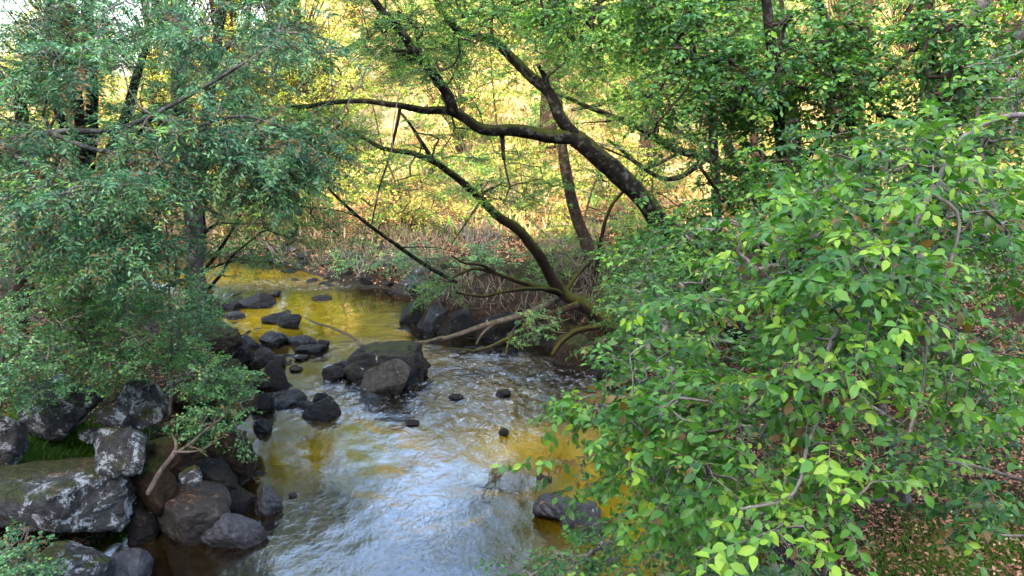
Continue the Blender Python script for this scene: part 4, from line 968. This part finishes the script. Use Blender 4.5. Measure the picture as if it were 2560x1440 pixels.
bush('leafy shrub around the foot of the slender trunk', (1420, 700), [(1400, 680, 17, 70, 50, .6, 22), (1480, 640, 17, 60, 50, .6, 16), (1340, 690, 16.5, 50, 30, .5, 8)], 'ovals', 'leaf_mid', seed=93, zb=.9, v0=.6)
bush('ragged green plant on the orange litter bank', (700, 650), [(690, 610, 24, 80, 30, .8, 16), (600, 600, 24.5, 70, 30, .8, 12)], 'ovals', 'leaf_feather', seed=94, zb=.7, v0=.7, scale=1.3)
bush('bare grey brown brushwood behind the mossy tree', (1200, 680), [(1200, 560, 19, 130, 70, .8, 10)], 'round', 'leaf_sun2', seed=86, zb=.8, nst=40, r=.012, v0=.5)
bush('yellow green bush between the slender trunk and the leaning trunk', (1560, 700), [(1420, 620, 19, 90, 70, .8, 36), (1580, 560, 19, 110, 80, .8, 40)], 'ovals', 'leaf_feather', seed=87, zb=1.0, v0=.8, scale=1.1)

# ------------------------------------------------------------------ far bank and slope
def far_tree(name, hgt, cr, nclus, leafm, seed, bark='bark_brown', sc=1.0):
    rng = np.random.default_rng(seed)
    root = bpy.data.objects.new(name, None); COL.objects.link(root)
    TR = Tubes(); P = np.array([[0, 0, -.3], [.1, 0, hgt*.3], [-.1, .1, hgt*.6], [.1, -.1, hgt*.92]]); P[1:, :2] += rng.normal(0, .2, (3, 2))
    Q, t = catmull(P, .25); TR.add(Q, .14*hgt/7*(1-t*.85)+.01, 8, .15); TR.build('trunk', M[bark], root)
    g = unit(rng.normal(size=(nclus, 3)))*rng.random((nclus, 1))**(1/2.6)
    hz = .40 if hgt < 15 else .30
    C = g*np.array([cr, cr, hgt*hz])+np.array([0, 0, hgt*(1-hz)])
    C *= 1+.2*fbm(C[:, 0]*.7, C[:, 1]*.7, C[:, 2]*.7+seed, 2)[:, None]
    keep = fbm(C[:, 0]*.9+seed, C[:, 1]*.9, C[:, 2]*.9, 2) > -.22; C = C[keep]
    TB = Tubes(); ti = np.clip((C[:, 2]/hgt-.25)*len(Q), 2, len(Q)-1).astype(int)
    for k in range(0, len(C), 3):
        A = Q[ti[k]]; B = C[k]; mid = (A+B)/2+UP*.2; tt = np.linspace(0, 1, 5)[:, None]
        TB.add(A*(1-tt)**2+2*mid*tt*(1-tt)+B*tt*tt, np.linspace(.035, .008, 5), 4, 0, False)
    LV = Leaves(); D = C-np.array([0, 0, hgt*.5])+rng.normal(0, .6, C.shape)
    sprays(LV, TB, C, D, STY['far'], rng, sc, np.clip(rng.normal(.5, .22, len(C)), 0, 1))
    TB.build('branches', M[bark], root); LV.build('foliage', M[leafm], root, None, False)
    return root
def copy_tree(r):
    n = r.copy(); COL.objects.link(n)
    for c in r.children:
        d = c.copy(); COL.objects.link(d); d.parent = n
    return n
protos = [far_tree('slope_tree', 8, 2.6, 330, 'leaf_sun', 201), far_tree('slope_tree', 9, 2.2, 300, 'leaf_sun', 202), far_tree('slope_tree', 6, 2.4, 260, 'leaf_sun2', 203), far_tree('slope_tree', 10, 3.0, 380, 'leaf_feather', 204)]
pu = [0]*4
LAB = ['yellow green sunlit tree on the far slope', 'narrow sunlit tree on the far slope', 'golden leaved tree on the far slope', 'greener tall tree on the far slope']
SIDE = lambda x, y: ('beyond the left canopy' if x/y < -.3 else 'left of the leaning tree' if x/y < -.1 else 'behind the leaning tree' if x/y < .15 else 'past the right trunks')
DST = lambda y: (', near its foot' if y < 40 else ', half way up' if y < 62 else ', near the crest')
trr = random.Random(11)
spots = []
for _k in range(900):
    y = trr.uniform(31, 110); u = trr.uniform(-.85, .8); x = u*y
    if any(math.hypot(x-a, y-b) < 4.0+y*.055 for a, b in spots): continue
    if u < -.28 and y > 48 and trr.random() < .7: continue
    if -.28 < u < .1 and y < 42 and trr.random() < .35: continue
    spots.append((x, y))
    if len(spots) >= 120: break
for x, y in spots:
    k = trr.choices([0, 1, 2, 3], [4, 3, 1.5, 3])[0]
    o = protos[k] if not pu[k] else copy_tree(protos[k]); pu[k] = 1
    s = trr.uniform(.7, 1.15)*(1 if x/y > -.35 else .95)
    o.location = (x, y, gz(x, y)-.1); o.scale = (s, s, s*trr.uniform(.9, 1.15)); o.rotation_euler = (0, 0, trr.uniform(0, 6.3))
    props(o, LAB[k]+' '+SIDE(x, y)+DST(y), 'tree', 'trees on the far slope: '+LAB[k].split(' on ')[0]+SIDE(x, y)+DST(y))

tall = [far_tree('riverside_tree', 17, 3.6, 520, 'leaf_sun', 221), None, None, None, None, None, None, None, None]
TL = ['left of the drooping foliage', 'behind the forked tree', 'above the bend of the stream', 'crowded behind the one above the bend', 'just right of the bend', 'behind the leaning tree', 'right of the leaning trunk', 'behind the dense middle trees', 'at the far right']
for k, (x, y, s) in enumerate([(-17, 30, .8), (-12.5, 29.5, .95), (-9.6, 33, 1.1), (-10.8, 31, .9), (1.5, 33, 1.2), (5, 29, 1.15), (9, 31, 1.25), (14, 33, 1.2), (20, 32, 1.15)]):
    o = tall[0] if k == 0 else copy_tree(tall[0])
    o.location = (x, y, gz(x, y)-.1); o.scale = (s, s, s); o.rotation_euler = (0, 0, k*1.3)
    props(o, 'tall sunlit tree beyond the stream, '+TL[k], 'tree', 'tall trees beyond the stream')
for k, (x, y, s) in enumerate([(-10, 29, .8), (-11.8, 31.5, .95), (-9.0, 31.5, .85), (-12.4, 27.8, .7)]):
    o = copy_tree(protos[0]); o.location = (x, y, gz(x, y)-.1); o.scale = (s, s, s); o.rotation_euler = (0, 0, k*2.1)
    props(o, 'lime yellow tree at the water edge of the far bend, '+['second from its right', 'set back on the left', 'rightmost of the four', 'leftmost and lowest'][k], 'tree', 'trees at the far bend')
# shrubs on the slope
def far_bush(r, n, leafm, seed, sc=.75):
    rng = np.random.default_rng(seed); root = bpy.data.objects.new('slope_bush', None); COL.objects.link(root)
    g = unit(rng.normal(size=(n, 3)))*rng.random((n, 1))**.5; g[:, 2] = abs(g[:, 2])
    C = g*np.array([r, r, r*.9]); TB = Tubes(); TB.prisms(C*0+np.array([0, 0, -.1]), C, .014, .006)
    LV = Leaves(); sprays(LV, TB, C, C+rng.normal(0, .4, C.shape), STY['far'], rng, sc, np.clip(rng.normal(.5, .22, n), 0, 1))
    TB.build('stems', M['twig'], root); LV.build('foliage', M[leafm], root, None, False); return root
bp = [far_bush(1.3, 90, 'leaf_sun', 301), far_bush(1.1, 80, 'leaf_feather', 302), far_bush(1.0, 70, 'leaf_sun2', 303)]
bu = [0]*3; BL = ['rounded yellow green bush on the far slope', 'darker green bush on the far slope', 'golden brown bush on the far slope']
sp2 = []
for _k in range(1500):
    y = trr.uniform(25.5, 62); u = trr.uniform(-.75, .75); x = u*y
    if chan(np.array([x]), np.array([y]))[0] < 1.5: continue
    if any(math.hypot(x-a, y-b) < 1.6+y*.02 for a, b in sp2): continue
    sp2.append((x, y))
    if len(sp2) >= 210: break
for x, y in sp2:
    k = trr.choices([0, 1, 2], [4, 4, 2])[0]
    o = bp[k] if not bu[k] else copy_tree(bp[k]); bu[k] = 1
    s = trr.uniform(.6, 1.4); o.location = (x, y, gz(x, y)); o.scale = (s, s, s*trr.uniform(.8, 1.3)); o.rotation_euler = (0, 0, trr.uniform(0, 6.3))
    props(o, BL[k]+' '+SIDE(x, y)+DST(y), 'bush', 'bushes on the far slope: '+BL[k].split(' on ')[0]+SIDE(x, y)+DST(y))

# ------------------------------------------------------------------ ground cover (uncountable)
def scatter(n, fx, seed):
    rng = np.random.default_rng(seed); x, y = fx(rng, n); z = ground(x, y); d = chan(x, y)
    return rng, x, y, z, d
def litter(name, n, fx, seed, leaf, mat, thr=.1, lift=.015):
    rng, x, y, z, d = scatter(n, fx, seed)
    k = (d > thr) & (fbm(x*.8, y*.8, seed, 3) > -.35); x, y, z = x[k], y[k], z[k]; m = len(x)
    P = np.stack([x, y, z+lift+rng.random(m)*.03], 1); D = rng.normal(size=(m, 3))*np.array([1, 1, .35]); Nn = UP+rng.normal(0, .45, (m, 3))
    LV = Leaves(); LV.add(P, D, Nn, leaf*rng.uniform(.6, 1.3, m), leaf*.5*rng.uniform(.7, 1.2, m), np.clip(rng.normal(.5, .25, m), 0, 1))
    return props(LV.build(name, M[mat], None, None, False), kind='stuff')
def blades(name, n, fx, seed, h0, h1, w_, mat, thr=.15, lean=.35, clump=0, ztop=None):
    rng, x, y, z, d = scatter(n, fx, seed)
    k = (d > thr)
    if clump: k &= fbm(x*clump, y*clump, seed, 3) > -.05
    x, y, z = x[k], y[k], z[k]; m = len(x)
    P = np.stack([x, y, z-.03], 1); D = UP+rng.normal(0, lean, (m, 3)); Nn = rng.normal(size=(m, 3))
    LV = Leaves(); LV.add(P, D, Nn, rng.uniform(h0, h1, m), w_*rng.uniform(.7, 1.3, m), np.clip(rng.normal(.5, .25, m), 0, 1))
    return props(LV.build(name, M[mat], None, None, False), kind='stuff')
def box(x0, x1, y0, y1): return lambda rng, n: (rng.uniform(x0, x1, n), rng.uniform(y0, y1, n))
def wedge(u0, u1, y0, y1):
    def f(rng, n):
        y = np.sqrt(rng.uniform(y0*y0, y1*y1, n)); return rng.uniform(u0, u1, n)*y, y
    return f
def lab(o, l, c): props(o, l, c); return o
lab(litter('leaf_litter', 60000, box(2.4, 11, 4, 14), 401, .055, 'litter'), 'red brown dead leaves covering the right bank', 'leaf litter')
lab(litter('leaf_litter', 22000, box(-10, -3, 6.5, 16), 402, .055, 'litter'), 'dead leaves scattered over the left bank', 'leaf litter')
lab(litter('leaf_litter', 32000, wedge(-.5, .4, 19, 30), 403, .11, 'litter_orange', .12), 'orange dead leaves along the far bank', 'leaf litter')
lab(blades('dry_bracken', 90000, wedge(-.6, .75, 23, 60), 404, .2, .65, .06, 'bracken', .7, .9, .35), 'dry tan bracken and stalks on the sunlit slope', 'bracken')
lab(blades('dry_bracken', 50000, wedge(-.6, .75, 56, 105), 405, .5, 1.4, .12, 'bracken', .7, .4, .2), 'dry bracken high on the sunlit slope', 'bracken')
lab(blades('green_undergrowth', 40000, wedge(-.6, .75, 23, 60), 406, .2, .6, .06, 'leaf_feather', .5, .8, .5), 'yellow green undergrowth among the bracken', 'undergrowth')
g0 = hit(110, 1135)
lab(blades('grass', 15000, lambda r, n: (r.normal(g0[0], .7, n), r.normal(g0[1], .38, n)), 407, .12, .32, .008, 'grass', .5, .5), 'long green grass tuft behind the lichened boulder', 'grass')
g1 = hit(2400, 1390)
lab(blades('grass', 20000, lambda r, n: (r.normal(g1[0], .6, n), r.normal(g1[1], .35, n)), 408, .04, .11, .007, 'grass', .5, .7), 'short mossy grass patch at the bottom right', 'grass')
lab(blades('dead_stalks', 15000, box(-8, 6, 14.8, 24.5), 409, .15, .6, .015, 'stalk', .3, .7, .6), 'dead stalks and roots on the shaded bank behind the logs', 'stalks')
lab(blades('green_undergrowth', 14000, box(-12, -4, 9, 24), 410, .1, .3, .03, 'leaf_mid', .6, .7, .8), 'dark green ground plants on the left bank', 'undergrowth')
lab(blades('green_undergrowth', 16000, box(2.8, 14, 8, 22), 411, .1, .35, .035, 'leaf_mid', .8, .7, .7), 'dark green ground plants on the right bank', 'undergrowth')
print('OBJECTS', len(bpy.data.objects))
